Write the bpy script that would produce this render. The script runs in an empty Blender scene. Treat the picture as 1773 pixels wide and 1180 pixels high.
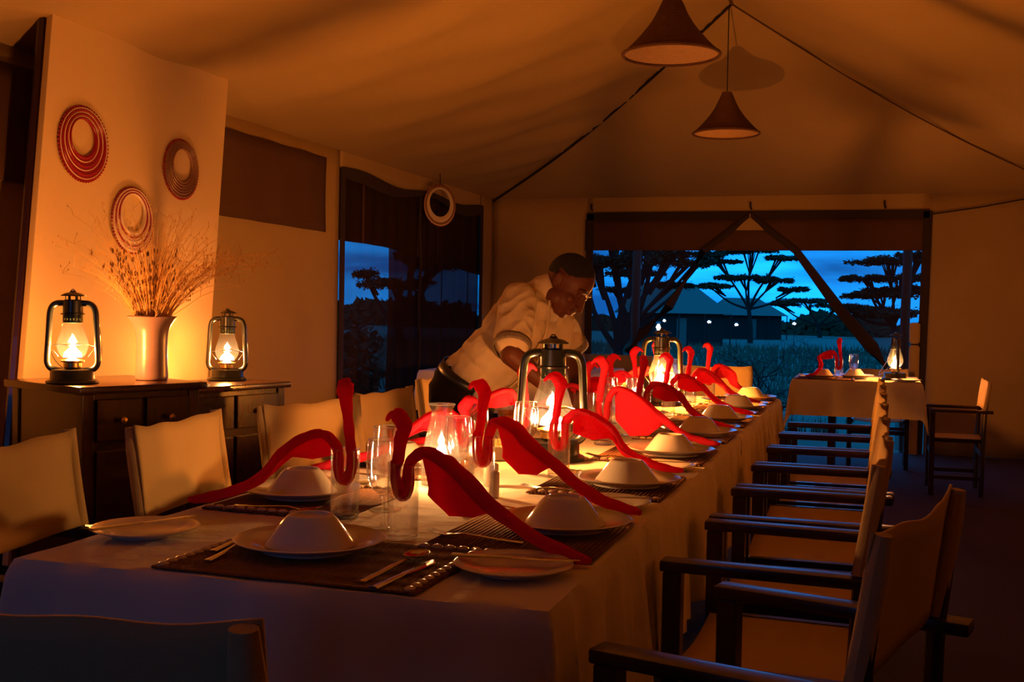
import bpy, bmesh, math, random
from mathutils import Vector, Matrix
random.seed(7)
SC = bpy.context.scene
COL = SC.collection
PI = math.pi
def R(a): return math.radians(a)

# ------------------------------------------------------------------ view
SC.view_settings.view_transform = 'Standard'
SC.view_settings.look = 'None'
SC.view_settings.gamma = 1
SC.view_settings.use_curve_mapping = False
SC.view_settings.exposure = 0.0
SC.cycles.max_bounces = 14
SC.cycles.transparent_max_bounces = 24
SC.cycles.sample_clamp_indirect = 4.0
SC.cycles.caustics_reflective = False
SC.cycles.caustics_refractive = False

# ------------------------------------------------------------------ camera (tent frame: +Y along the ridge, +X to the open side)
F_PX = 1960.0
TH = R(17.4); PIT = math.atan(50 / F_PX); RO = 0.018
CAM = Vector((0, 0, 1.19))
fwd = Vector((-math.sin(TH), math.cos(TH), 0)); rgt = Vector((math.cos(TH), math.sin(TH), 0)); UP = Vector((0, 0, 1))
Fw = fwd * math.cos(PIT) - UP * math.sin(PIT)
U0 = fwd * math.sin(PIT) + UP * math.cos(PIT)
Rc = rgt * math.cos(RO) + U0 * math.sin(RO)
Uc = U0 * math.cos(RO) - rgt * math.sin(RO)
cd = bpy.data.cameras.new('camera'); cam = bpy.data.objects.new('camera', cd); COL.objects.link(cam)
cd.sensor_width = 36; cd.lens = F_PX / 1773 * 36; cd.clip_start = 0.05; cd.clip_end = 500
M = Matrix.Identity(4)
for i in range(3):
    M[i][0] = Rc[i]; M[i][1] = Uc[i]; M[i][2] = -Fw[i]; M[i][3] = CAM[i]
cam.matrix_world = M
SC.camera = cam

# ------------------------------------------------------------------ materials
MATS = {}
def nodes_of(name):
    m = bpy.data.materials.new(name); m.use_nodes = True
    nt = m.node_tree; nt.nodes.clear()
    out = nt.nodes.new('ShaderNodeOutputMaterial')
    return m, nt, out
def N(nt, t, **kw):
    n = nt.nodes.new(t)
    for k, v in kw.items():
        if hasattr(n, k) and k not in n.inputs: setattr(n, k, v)
        else: n.inputs[k].default_value = v
    return n
def mat(name, col, rough=0.6, metal=0.0, col2=None, nscale=30.0, stretch=(1, 1, 1), bump=0.0, bscale=80.0, spec=0.5, weave=0.0, coat=0.0, sheen=0.0):
    m, nt, out = nodes_of(name)
    b = N(nt, 'ShaderNodeBsdfPrincipled', Roughness=rough, Metallic=metal)
    b.inputs['Base Color'].default_value = (*col, 1)
    b.inputs['Specular IOR Level'].default_value = spec
    b.inputs['Coat Weight'].default_value = coat
    b.inputs['Sheen Weight'].default_value = sheen
    tc = N(nt, 'ShaderNodeTexCoord')
    mp = N(nt, 'ShaderNodeMapping'); mp.inputs['Scale'].default_value = stretch
    nt.links.new(tc.outputs['Object'], mp.inputs['Vector'])
    if col2 is not None:
        no = N(nt, 'ShaderNodeTexNoise', Scale=nscale, Detail=4.0)
        nt.links.new(mp.outputs[0], no.inputs['Vector'])
        cr = N(nt, 'ShaderNodeMix', data_type='RGBA')
        cr.inputs[6].default_value = (*col, 1); cr.inputs[7].default_value = (*col2, 1)
        nt.links.new(no.outputs['Fac'], cr.inputs[0])
        nt.links.new(cr.outputs[2], b.inputs['Base Color'])
    h = None
    if bump > 0:
        n2 = N(nt, 'ShaderNodeTexNoise', Scale=bscale, Detail=3.0)
        nt.links.new(mp.outputs[0], n2.inputs['Vector'])
        h = N(nt, 'ShaderNodeBump', Strength=bump, Distance=0.01)
        nt.links.new(n2.outputs['Fac'], h.inputs['Height'])
        nt.links.new(h.outputs[0], b.inputs['Normal'])
    if weave > 0:
        hs = []
        for d in ('X', 'Y'):
            w = N(nt, 'ShaderNodeTexWave', Scale=weave, bands_direction=d)
            nt.links.new(tc.outputs['Object'], w.inputs['Vector']); hs.append(w)
        ad = N(nt, 'ShaderNodeMath', operation='ADD')
        nt.links.new(hs[0].outputs['Fac'], ad.inputs[0]); nt.links.new(hs[1].outputs['Fac'], ad.inputs[1])
        h2 = N(nt, 'ShaderNodeBump', Strength=0.6, Distance=0.004)
        nt.links.new(ad.outputs[0], h2.inputs['Height'])
        if h: nt.links.new(h.outputs[0], h2.inputs['Normal'])
        nt.links.new(h2.outputs[0], b.inputs['Normal'])
    nt.links.new(b.outputs[0], out.inputs[0])
    MATS[name] = m
    return m
def cloth_trans(name, col, k=0.4, bump=0.2, bscale=140):
    m, nt, out = nodes_of(name)
    a = N(nt, 'ShaderNodeBsdfDiffuse'); a.inputs[0].default_value = (*col, 1)
    t = N(nt, 'ShaderNodeBsdfTranslucent'); t.inputs[0].default_value = (*col, 1)
    mx = N(nt, 'ShaderNodeMixShader'); mx.inputs[0].default_value = k
    no = N(nt, 'ShaderNodeTexNoise', Scale=bscale, Detail=3.0)
    tc = N(nt, 'ShaderNodeTexCoord'); nt.links.new(tc.outputs['Object'], no.inputs['Vector'])
    h = N(nt, 'ShaderNodeBump', Strength=bump, Distance=0.01)
    nt.links.new(no.outputs['Fac'], h.inputs['Height'])
    for s in (a, t): nt.links.new(h.outputs[0], s.inputs['Normal'])
    nt.links.new(a.outputs[0], mx.inputs[1]); nt.links.new(t.outputs[0], mx.inputs[2])
    nt.links.new(mx.outputs[0], out.inputs[0]); MATS[name] = m; return m
def glass(name, tint=(1, 1, 1), haze=0.0, hazecol=(1, .8, .6), refl=1.0, refr=0.0):
    m, nt, out = nodes_of(name)
    t = N(nt, 'ShaderNodeBsdfTransparent'); t.inputs[0].default_value = (*tint, 1)
    g = N(nt, 'ShaderNodeBsdfGlossy', Roughness=0.03)
    lw = N(nt, 'ShaderNodeLayerWeight', Blend=.5)
    pw = N(nt, 'ShaderNodeMath', operation='POWER'); pw.inputs[1].default_value = 3.5
    mu = N(nt, 'ShaderNodeMath', operation='MULTIPLY_ADD'); mu.inputs[1].default_value = .55 * refl; mu.inputs[2].default_value = .035 * refl
    nt.links.new(lw.outputs['Facing'], pw.inputs[0]); nt.links.new(pw.outputs[0], mu.inputs[0])
    mx = N(nt, 'ShaderNodeMixShader')
    nt.links.new(mu.outputs[0], mx.inputs[0]); nt.links.new(g.outputs[0], mx.inputs[2])
    if haze > 0:
        d = N(nt, 'ShaderNodeBsdfTranslucent'); d.inputs[0].default_value = (*hazecol, 1)
        m2 = N(nt, 'ShaderNodeMixShader'); m2.inputs[0].default_value = haze
        nt.links.new(t.outputs[0], m2.inputs[1]); nt.links.new(d.outputs[0], m2.inputs[2])
        nt.links.new(m2.outputs[0], mx.inputs[1])
    else: nt.links.new(t.outputs[0], mx.inputs[1])
    if refr > 0:
        gl = N(nt, 'ShaderNodeBsdfGlass', Roughness=0.0, IOR=1.45); m3 = N(nt, 'ShaderNodeMixShader'); m3.inputs[0].default_value = refr
        nt.links.new(mx.outputs[0], m3.inputs[1]); nt.links.new(gl.outputs[0], m3.inputs[2]); mx = m3
    nt.links.new(mx.outputs[0], out.inputs[0]); MATS[name] = m; return m
def net(name, col, through):
    m, nt, out = nodes_of(name)
    t = N(nt, 'ShaderNodeBsdfTransparent'); t.inputs[0].default_value = (1, 1, 1, 1)
    d = N(nt, 'ShaderNodeBsdfDiffuse'); d.inputs[0].default_value = (*col, 1)
    mx = N(nt, 'ShaderNodeMixShader'); mx.inputs[0].default_value = through
    nt.links.new(d.outputs[0], mx.inputs[1]); nt.links.new(t.outputs[0], mx.inputs[2])
    nt.links.new(mx.outputs[0], out.inputs[0]); MATS[name] = m; return m
def emit(name, col, s):
    m, nt, out = nodes_of(name)
    e = N(nt, 'ShaderNodeEmission', Strength=s); e.inputs[0].default_value = (*col, 1)
    t = N(nt, 'ShaderNodeBsdfTransparent'); a = N(nt, 'ShaderNodeAddShader')   # a flame is see-through gas
    nt.links.new(e.outputs[0], a.inputs[0]); nt.links.new(t.outputs[0], a.inputs[1])
    nt.links.new(a.outputs[0], out.inputs[0]); MATS[name] = m; return m

CANVAS = mat('tent_canvas', (.50, .36, .16), .9, col2=(.44, .31, .135), nscale=3, bump=.12, bscale=260, spec=.15)
ROOF = mat('roof_canvas', (.50, .355, .155), .9, col2=(.43, .30, .13), nscale=2.2, bump=.10, bscale=220, spec=.1)
DARKTAPE = mat('dark_tape', (.035, .02, .012), .85)
FLAPDARK = mat('rolled_flap_canvas', (.10, .045, .018), .9, bump=.2, bscale=120)
NETMAT = net('mosquito_net', (.05, .028, .018), .50)
NETDOOR = net('door_net', (.045, .025, .018), .24)
FLOORM = mat('floor_matting', (.050, .017, .007), .85, col2=(.03, .009, .004), nscale=6, stretch=(1, 8, 1), bump=.25, bscale=60)
GRASS = mat('grass_ground', (.09, .11, .055), 1.0, col2=(.045, .06, .03), nscale=1.3, stretch=(1, 2, 1), bump=.6, bscale=8)
WOOD = mat('dark_varnished_wood', (.034, .010, .005), .32, col2=(.018, .005, .003), nscale=9, stretch=(1, 6, 6), coat=.2)
CABW = mat('sideboard_wood', (.075, .024, .009), .25, col2=(.03, .009, .004), nscale=7, stretch=(4, 1, 1), coat=.4)
SEATC = mat('chair_canvas', (.58, .42, .19), .9, col2=(.52, .37, .165), nscale=14, bump=.25, bscale=300, spec=.1)
LINEN = mat('tablecloth_linen', (.80, .70, .55), .88, bump=.9, bscale=11, spec=.1, sheen=.1)
PORC = mat('white_porcelain', (.80, .74, .62), .12, spec=.5)
STEEL = mat('cutlery_steel', (.62, .60, .56), .18, metal=1)
BRASS = mat('brass_knob', (.6, .42, .18), .3, metal=1)
LANT = mat('black_enamel', (.016, .024, .021), .28, spec=.9, coat=.25)
LANTG = mat('dark_green_enamel', (.03, .05, .042), .25, spec=.6)
MATW = mat('placemat_weave', (.34, .14, .05), .9, col2=(.16, .06, .022), nscale=90, weave=60)
SHELL = mat('cowrie_shell', (.62, .47, .30), .25)
RED = cloth_trans('red_napkin', (.82, .035, .075), .5)
GLASSM = glass('drinking_glass', haze=.0, refl=.8, refr=.20)
GLINTM = glass('glass_glint', haze=.16, hazecol=(.6, .85, 1), refr=.2)  # haze paints bright glints along the rims and feet of the glasses
GLOBE = glass('lantern_globe', haze=.014, hazecol=(.42, .66, 1), refl=.9, refr=.12)  # bluish haze paints in the whitish glare around the flame
CARG = glass('candle_glass', haze=.008, hazecol=(.6, .8, 1), refl=1.0, refr=.25)  # bluish haze paints a faint glow into the glass
WATER = glass('amber_drink', tint=(.92, .62, .25))
FLAME = emit('flame', (1.0, .84, .62), 55)
FLAMEC = emit('candle_flame', (1.0, .82, .58), 40)
WAX = mat('candle_wax', (.85, .75, .55), .5)
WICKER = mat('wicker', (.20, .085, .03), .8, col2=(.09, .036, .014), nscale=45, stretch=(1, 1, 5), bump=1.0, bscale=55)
WICKLIT = mat('wicker_lit_inside', (.86, .55, .26), .8, col2=(.6, .36, .15), nscale=45, stretch=(1, 1, 5), bump=.6, bscale=55)  # paler than the outside, painting in lantern light from below
CORDM = mat('black_cord', (.012, .009, .007), .7)
BOARD = mat('painted_board', (.74, .55, .29), .75, col2=(.68, .50, .25), nscale=4, bump=.05, bscale=200)
BEADR = mat('red_beads', (.30, .006, .020), .35)
BEADW = mat('white_beads', (.75, .62, .5), .35)
BEADB = mat('mottled_beads', (.10, .035, .02), .4, col2=(.42, .22, .12), nscale=90)
BEADK = mat('brown_beads', (.16, .06, .035), .4, col2=(.3, .14, .08), nscale=120)
CERAM = mat('mauve_ceramic', (.34, .22, .20), .3, col2=(.30, .19, .17), nscale=5)
STRAW = mat('dry_straw', (.72, .42, .14), .8)
SEEDH = mat('dark_seed_heads', (.14, .06, .02), .9)
SKIN = mat('dark_skin', (.115, .035, .015), .55, col2=(.095, .028, .012), nscale=12, spec=.3)
HAIR = mat('short_black_hair', (.008, .006, .005), .9, bump=.6, bscale=350)
SHIRT = mat('cream_shirt', (.60, .48, .30), .9, bump=.9, bscale=16, spec=.1)
TROUS = mat('dark_trousers', (.020, .013, .009), .9, spec=.1)
TRIMM = mat('patterned_cuff', (.03, .02, .015), .7, col2=(.35, .28, .2), nscale=120)
EYEW = mat('eye', (.5, .42, .36), .2)
LEAF = mat('acacia_leaf', (.030, .045, .022), 1.0, spec=.0)
BARK = mat('bark', (.035, .026, .02), 1.0, spec=.0)
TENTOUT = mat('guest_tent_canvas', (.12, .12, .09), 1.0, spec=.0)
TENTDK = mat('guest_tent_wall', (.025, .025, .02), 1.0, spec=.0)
POLE = mat('pole_wood', (.10, .05, .028), .9)
METALS = mat('shaker_steel', (.72, .62, .48), .35, metal=.4)
STICK = mat('toothpick_wood', (.75, .55, .28), .8)
PHONE = mat('black_leather', (.015, .012, .01), .35)

# ------------------------------------------------------------------ mesh building
class MB:
    def __init__(s): s.v = []; s.f = []
    def add(s, vs, fs):
        o = len(s.v); s.v += [tuple(p) for p in vs]; s.f += [tuple(i + o for i in f) for f in fs]; return s
    def box(s, c, size, rz=0, rx=0, ry=0):
        h = [x / 2 for x in size]
        m = Matrix.Rotation(rz, 3, 'Z') @ Matrix.Rotation(ry, 3, 'Y') @ Matrix.Rotation(rx, 3, 'X')
        vs = [Vector(c) + m @ Vector((x * h[0], y * h[1], z * h[2])) for x in (-1, 1) for y in (-1, 1) for z in (-1, 1)]
        return s.add(vs, [(0, 1, 3, 2), (4, 6, 7, 5), (0, 4, 5, 1), (2, 3, 7, 6), (0, 2, 6, 4), (1, 5, 7, 3)])
    def lathe(s, prof, n=32, c=(0, 0, 0), cap=True, closed=False):
        vs = []; k = len(prof)
        for i in range(n):
            a = 2 * PI * i / n
            for r, z in prof: vs.append((c[0] + r * math.cos(a), c[1] + r * math.sin(a), c[2] + z))
        fs = []
        for i in range(n):
            j = (i + 1) % n
            for q in range(k - 1 + (1 if closed else 0)):
                w = (q + 1) % k
                fs.append((i * k + q, j * k + q, j * k + w, i * k + w))
        if cap and not closed:
            if prof[0][0] > 1e-6: fs.append(tuple(i * k for i in range(n))[::-1])
            if prof[-1][0] > 1e-6: fs.append(tuple(i * k + k - 1 for i in range(n)))
        return s.add(vs, fs)
    def sweep(s, pts, rad, n=10, side=None, cap=True, flute=0.0, twist=0.0):
        pts = [Vector(p) for p in pts]; k = len(pts)
        if not isinstance(rad, (list, tuple)): rad = [rad] * k
        vs = []; prev = None
        for i in range(k):
            t = (pts[min(i + 1, k - 1)] - pts[max(i - 1, 0)]).normalized()
            if side is not None: sv = Vector(side)
            elif prev is None: sv = t.cross(Vector((0, 0, 1))) if abs(t.z) < .95 else t.cross(Vector((1, 0, 0)))
            else: sv = prev
            sv = (sv - t * sv.dot(t)).normalized(); prev = sv
            nv = t.cross(sv)
            a, b = rad[i] if isinstance(rad[i], (list, tuple)) else (rad[i], rad[i])
            for j in range(n):
                q = 2 * PI * j / n
                w = 1 + flute * (((q - twist * i) / PI) % 2 - 1)   # spiral overlap of a rolled cloth
                vs.append(pts[i] + sv * (a * w * math.cos(q)) + nv * (b * w * math.sin(q)))
        fs = []
        for i in range(k - 1):
            for j in range(n):
                w = (j + 1) % n
                fs.append((i * n + j, i * n + w, (i + 1) * n + w, (i + 1) * n + j))
        if cap: fs.append(tuple(range(n))[::-1]); fs.append(tuple((k - 1) * n + j for j in range(n)))
        return s.add(vs, fs)
    def ell(s, c, r, m=None, nu=14, nv=8):
        m = m or Matrix.Identity(3); vs = []; c = Vector(c)
        vs.append(c + m @ Vector((0, 0, -r[2])))
        for i in range(1, nv):
            p = -PI / 2 + PI * i / nv
            for j in range(nu):
                a = 2 * PI * j / nu
                vs.append(c + m @ Vector((r[0] * math.cos(p) * math.cos(a), r[1] * math.cos(p) * math.sin(a), r[2] * math.sin(p))))
        vs.append(c + m @ Vector((0, 0, r[2]))); L = len(vs) - 1; fs = []
        for j in range(nu):
            w = (j + 1) % nu
            fs.append((0, 1 + w, 1 + j)); fs.append((L, L - nu + j, L - nu + w))
            for i in range(nv - 2):
                a = 1 + i * nu
                fs.append((a + j, a + w, a + nu + w, a + nu + j))
        return s.add(vs, fs)
    def torus(s, c, R0, r, n=40, m=8, ax='Z', sx=1.0):
        vs = []
        for i in range(n):
            a = 2 * PI * i / n
            for j in range(m):
                b = 2 * PI * j / m
                x = (R0 + r * math.cos(b)) * math.cos(a) * sx; y = (R0 + r * math.cos(b)) * math.sin(a); z = r * math.sin(b)
                p = (x, y, z) if ax == 'Z' else ((z, x, y) if ax == 'X' else (x, z, y))
                vs.append((c[0] + p[0], c[1] + p[1], c[2] + p[2]))
        fs = [(i * m + j, ((i + 1) % n) * m + j, ((i + 1) % n) * m + (j + 1) % m, i * m + (j + 1) % m) for i in range(n) for j in range(m)]
        return s.add(vs, fs)
    def grid(s, fn, nu, nv):
        vs = [fn(i / nu, j / nv) for i in range(nu + 1) for j in range(nv + 1)]
        fs = [(i * (nv + 1) + j, (i + 1) * (nv + 1) + j, (i + 1) * (nv + 1) + j + 1, i * (nv + 1) + j + 1) for i in range(nu) for j in range(nv)]
        return s.add(vs, fs)
    def mesh(s, name, m=None, smooth=40, weld=0.0, bevel=0.0, thick=0.0):
        me = bpy.data.meshes.new(name); me.from_pydata(s.v, [], s.f)
        bm = bmesh.new(); bm.from_mesh(me)
        if weld: bmesh.ops.remove_doubles(bm, verts=bm.verts, dist=weld)
        if bevel: bmesh.ops.bevel(bm, geom=list(bm.edges), offset=bevel, segments=2, profile=.6, affect='EDGES', clamp_overlap=True)
        if thick:
            g = bmesh.ops.solidify(bm, geom=list(bm.faces), thickness=thick)
        bmesh.ops.recalc_face_normals(bm, faces=bm.faces)
        bm.to_mesh(me); bm.free()
        for p in me.polygons: p.use_smooth = bool(smooth)
        if smooth: me.set_sharp_from_angle(angle=R(smooth))
        if m: me.materials.append(m)
        return me
    def build(s, name, m, parent=None, **kw):
        o = bpy.data.objects.new(name, s.mesh(name, m, **kw)); COL.objects.link(o)
        if parent: o.parent = parent
        return o

def crom(pts, n=6):
    """smooth resample of points (any dimension) by Catmull-Rom"""
    P = [list(pts[0])] + [list(p) for p in pts] + [list(pts[-1])]; out = []
    for i in range(1, len(P) - 2):
        a, b, c, d = P[i - 1], P[i], P[i + 1], P[i + 2]
        for k in range(n):
            t = k / n
            out.append([.5 * (2 * b[q] + (c[q] - a[q]) * t + (2 * a[q] - 5 * b[q] + 4 * c[q] - d[q]) * t * t + (3 * b[q] - a[q] - 3 * c[q] + d[q]) * t ** 3) for q in range(len(b))])
    out.append(list(pts[-1])); return out

def tag(o, label, cat, group=None, kind=None):
    o['label'] = label; o['category'] = cat
    if group: o['group'] = group
    if kind: o['kind'] = kind
    return o
def thing(name, label, cat, loc=(0, 0, 0), rz=0, group=None):
    o = bpy.data.objects.new(name, None); o.empty_display_size = .1; COL.objects.link(o)
    o.location = loc; o.rotation_euler = (0, 0, rz)
    return tag(o, label, cat, group)
def struct(o): o['kind'] = 'structure'; return o
def lab(o, text): o['label'] = text; return o
def kids(o): return [c for c in bpy.data.objects if c.parent == o]
def dup(o, loc=None, rz=None, label=None, parent=None):
    c = o.copy(); COL.objects.link(c)
    if parent: c.parent = parent
    if loc is not None: c.location = loc
    if rz is not None: c.rotation_euler = (0, 0, rz)
    if label: c['label'] = label
    for k in kids(o): dup(k, parent=c)
    return c
def lamp(name, loc, power, col=(1, .275, .02), rad=.012, parent=None):
    l = bpy.data.lights.new(name, 'POINT'); l.energy = power; l.color = col; l.shadow_soft_size = rad
    o = bpy.data.objects.new(name, l); COL.objects.link(o); o.location = loc
    if parent: o.parent = parent
    return o
ORD = ['first', 'second', 'third', 'fourth', 'fifth', 'sixth', 'seventh', 'eighth', 'ninth']

# ================================================================== SETTING
XL, XR, YB, YF, XM = -3.55, 1.70, 10.63, -1.5, -.93
EAVE, RIDGE, APEX_Y = 2.30, 3.32, 7.80
# floor, ground
struct(MB().box((XM, (YB + YF) / 2, -.03), (XR - XL, YB - YF, .06)).build('floor', FLOORM, smooth=0))
def gz(y): return -.07 - .33 * min(1, max(0, (y - 11) / 50))
g = MB()
g.grid(lambda u, v: ((u - .5) * 260 - 20, -30 + v * 230, gz(-30 + v * 230) + .04 * math.sin(u * 90) * math.sin(v * 140)), 90, 115)
struct(g.build('ground', GRASS))
# roof
def roofz(x, y):
    t = min((x - XL) / (XM - XL), (XR - x) / (XR - XM), (YB - y) / (YB - APEX_Y))
    t = max(0, min(1, t))
    return EAVE + (RIDGE - EAVE) * (t - .085 * math.sin(PI * t))
def fold(x, y):
    # shallow drag folds fanning up from the eaves
    tl = (x - XL) / (XM - XL); tb = (YB - y) / (YB - APEX_Y); tr = (XR - x) / (XR - XM)
    e = 0
    if tl < min(tb, tr): e = .026 * math.sin(y * 5.2 + x * 2.2) * math.sin(PI * max(0, min(1, tl))) + .014 * math.sin(y * 11 - x * 5) * math.sin(PI * tl)
    elif tr < tb: e = .028 * math.sin(y * 4.4 - x * 2.6) * math.sin(PI * max(0, min(1, tr)))
    else: e = .022 * math.sin(x * 5.0 + y * 1.4) * math.sin(PI * max(0, min(1, tb)))
    return e
g = MB()
nx, ny = 84, 160
ys = [YF - .1 + (YB + .24 - YF) * j / ny for j in range(ny + 1)]
xs = [XL - .14 + (XR - XL + .28) * i / nx for i in range(nx + 1)]
vs = [(x, y, roofz(x, y) + (fold(x, y) if XL < x < XR and y < YB else 0)) for x in xs for y in ys]
fs = [(i * (ny + 1) + j, (i + 1) * (ny + 1) + j, (i + 1) * (ny + 1) + j + 1, i * (ny + 1) + j + 1) for i in range(nx) for j in range(ny)]
g.add(vs, fs); struct(g.build('ceiling', ROOF, smooth=180, thick=.004))
# seams along hips and eaves
def hip(x1, n=26):
    out = []
    for i in range(n + 1):
        t = i / n; x = x1 + (XM - x1) * t; y = YB + (APEX_Y - YB) * t
        out.append((x, y, roofz(x, y) - .020))
    return out
struct(MB().sweep(hip(XL), .011, 8).build('trim_1', CORDM))
struct(MB().sweep(hip(XR), .005, 6).build('trim_2', FLAPDARK))
struct(MB().sweep([(XM, YF + (APEX_Y - YF) * i / 10, RIDGE - .015) for i in range(11)], .012, 8).build('trim_3', FLAPDARK))
struct(MB().sweep([(.52, YB - .03, 2.115), (.9, YB - .03, 2.17), (1.3, YB - .03, 2.245), (1.66, YB - .03, 2.29)], .006, 6).build('trim_4', CORDM))
# walls (canvas, gently rippled)
def wallgrid(g, ax, pos, a0, a1, z0, z1, amp=.006):
    na = max(2, int((a1 - a0) / .08)); nz = 10
    def fn(u, v):
        a = a0 + (a1 - a0) * u; z = z0 + (z1 - z0) * v
        w = amp * (math.sin(a * 7.3) + .6 * math.sin(a * 15.1 + z * 2)) * (1 - .5 * v)
        return (pos + w, a, z) if ax == 'X' else (a, pos + w, z)
    g.grid(fn, na, nz)
DY0, DY1, DZ = 7.22, 10.28, 2.18
g = MB(); wallgrid(g, 'X', XL, YF, DY0, 0, EAVE + .06); wallgrid(g, 'X', XL, DY1, YB, 0, EAVE + .06)
g.grid(lambda u, v: (XL, DY0 + (DY1 - DY0) * u, (DZ + .02 * math.sin(u * 14) - .015 * math.sin(PI * u)) * (1 - v) + (EAVE + .06) * v), 40, 3)
struct(g.build('wall_left', CANVAS, smooth=180, thick=.004))
WX0, WX1, WZ1 = -2.59, .50, 2.14
SILLX = -1.93
g = MB(); wallgrid(g, 'Y', YB, XL, WX0, 0, EAVE + .06); wallgrid(g, 'Y', YB, WX1, XR, 0, EAVE + .06)
wallgrid(g, 'Y', YB, WX0, WX1, WZ1, EAVE + .06, .002); wallgrid(g, 'Y', YB, WX0, SILLX, 0, .80, .002)
struct(g.build('wall_back', CANVAS, smooth=180, thick=.004))
g = MB(); wallgrid(g, 'X', XR, YF, YB, 0, EAVE + .06); struct(g.build('wall_right', CANVAS, smooth=180, thick=.004))
g = MB()
FX0, FX1 = -2.0, -1.45  # unseen wall; dark tone and narrow gap limit sky light and bounce
for a, b, c, d in ((XL, FX0, 0, 3.4), (FX1, XR, 0, 3.4), (FX0, FX1, 1.9, 3.4)):
    g.box(((a + b) / 2, YF, (c + d) / 2), (b - a, .01, d - c))
struct(g.build('wall_front_unseen', FLAPDARK, smooth=0))

# back opening: frame tape, rolled valance, netting tied back to the sides
w = bpy.data.objects.new('window_1', None); COL.objects.link(w); struct(w)
g = MB()
g.box((WX0 + .03, YB - .02, (.80 + WZ1) / 2), (.07, .012, WZ1 - .80))
g.box((WX1 - .03, YB - .02, WZ1 / 2), (.075, .012, WZ1), ry=R(.9))
g.box(((WX0 + WX1) / 2, YB - .02, WZ1 - .02), (WX1 - WX0, .012, .075))
g.build('window_frame', DARKTAPE, w, smooth=0)
g = MB()
g.grid(lambda u, v: (WX0 - .02 + (WX1 - WX0 + .04) * u, YB - .012 + .006 * math.sin(u * 60), WZ1 - .05 - (WZ1 - .05 - 1.795) * v), 60, 4)
g.build('roll_up_flap', FLAPDARK, w, smooth=180, thick=.004)
APX = -1.05
g = MB()
g.add([(WX0 + .05, YB + .03, 1.80), (APX - .40, YB + .03, 1.80), (-2.10, YB + .03, .98), (-2.10, YB + .03, .80), (WX0 + .05, YB + .03, .80)], [(0, 1, 2, 3, 4)])
g.add([(WX1 - .05, YB + .03, 1.80), (APX + .40, YB + .03, 1.80), (.26, YB + .03, .70), (.26, YB + .03, .02), (WX1 - .05, YB + .03, .02)], [(4, 3, 2, 1, 0)])
g.build('mosquito_screen', NETMAT, w, smooth=0)
g = MB()
g.sweep([(APX, YB - .03, 2.12), (APX - .42, YB - .035, 1.79), (-1.78, YB - .03, 1.27), (-2.02, YB - .03, 1.03), (-2.16, YB - .03, .82)], [(.03, .012), (.032, .012), (.045, .015), (.055, .018), (.05, .018)], 8, side=(.6, 0, .8))
g.sweep([(APX, YB - .03, 2.12), (APX + .42, YB - .035, 1.79), (-.25, YB - .03, 1.28), (.05, YB - .03, .93), (.24, YB - .03, .66)], [(.03, .012), (.034, .012), (.05, .015), (.06, .02), (.05, .02)], 8, side=(.6, 0, -.8))
g.build('tied_back_edge', DARKTAPE, w)
g = MB().add([(APX - .13, YB - .05, 1.98), (APX + .13, YB - .05, 1.98), (APX + .07, YB - .05, 2.04), (APX, YB - .05, 2.10), (APX - .07, YB - .05, 2.04)], [(0, 1, 2, 3, 4)])
g.sweep([(APX, YB - .05, 2.10), (APX, YB - .05, 2.13)], .006, 6)
lab(g.build('canvas_tab', CANVAS, w, smooth=0, thick=.004), 'small pale canvas tab at the apex')
g = MB()
for x in (-2.55, APX, .12): g.sweep([(x, YB - .02, 2.24), (x, YB - .03, 2.20), (x + .01, YB - .02, 2.17)], .010, 6)
g.build('toggle', DARKTAPE, w)
# side door opening with netting
d1 = bpy.data.objects.new('door_1', None); COL.objects.link(d1); struct(d1)
g = MB()
g.box((XL + .015, DY0 + .03, DZ / 2), (.012, .06, DZ)); g.box((XL + .015, DY1 - .03, DZ / 2), (.012, .06, DZ))
g.grid(lambda u, v: (XL + .02, DY0 + (DY1 - DY0) * u, DZ + .02 * math.sin(u * 14) - .015 * math.sin(PI * u) - (.07 + .03 * math.sin(u * 9)) * v), 40, 2)
g.build('door_frame', DARKTAPE, d1, smooth=0)
g = MB()
g.grid(lambda u, v: (XL - .03 + .010 * math.sin(u * 95), DY0 - .12 + (DY1 - DY0 + .24) * u, .01 + (DZ - .02) * v), 120, 6)
g.build('door_net', NETDOOR, d1, smooth=180)
g = MB()
g.grid(lambda u, v: (XL - .05 + .010 * math.sin(u * 40), DY0 - .12 + (DY1 - DY0 + .24) * u, 2.26 - (.58 + (.20 * (u - .3) if u > .3 else 0)) * v), 40, 4)
g.build('roll_up_flap', FLAPDARK, d1, smooth=180, thick=.004)
g = MB()
g.grid(lambda u, v: (XL - .07 + .025 * math.sin(u * 40) + .01 * math.sin(u * 17), 8.16 + .10 * math.sin(v * 2.6) * (1 - u) + (DY1 + .1 - 8.16) * u, .02 + 2.2 * v), 90, 8)
g.build('side_curtain', net('curtain_net', (.06, .030, .018), .07), d1, smooth=180)
g = MB().sweep([(XL - .005, 8.75 + .02 * math.sin(z * 9), z) for z in [2.15 - .12 * i for i in range(17)]], .012, 6)
g.build('zip', DARKTAPE, d1)
# netting windows in the side wall (closed dark panels)
for nme, y0, y1, z0, z1 in (('window_2', 5.40, 6.98, 1.71, 2.215), ('window_3', 2.6, 4.62, 1.71, 2.215)):
    g = MB().grid(lambda u, v: (XL + .022 + .006 * math.sin(u * 22 + v * 3), y0 + (y1 - y0) * u, z0 + (z1 - z0) * v), 24, 6)
    struct(g.build(nme, FLAPDARK, smooth=180, thick=.004))
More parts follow.
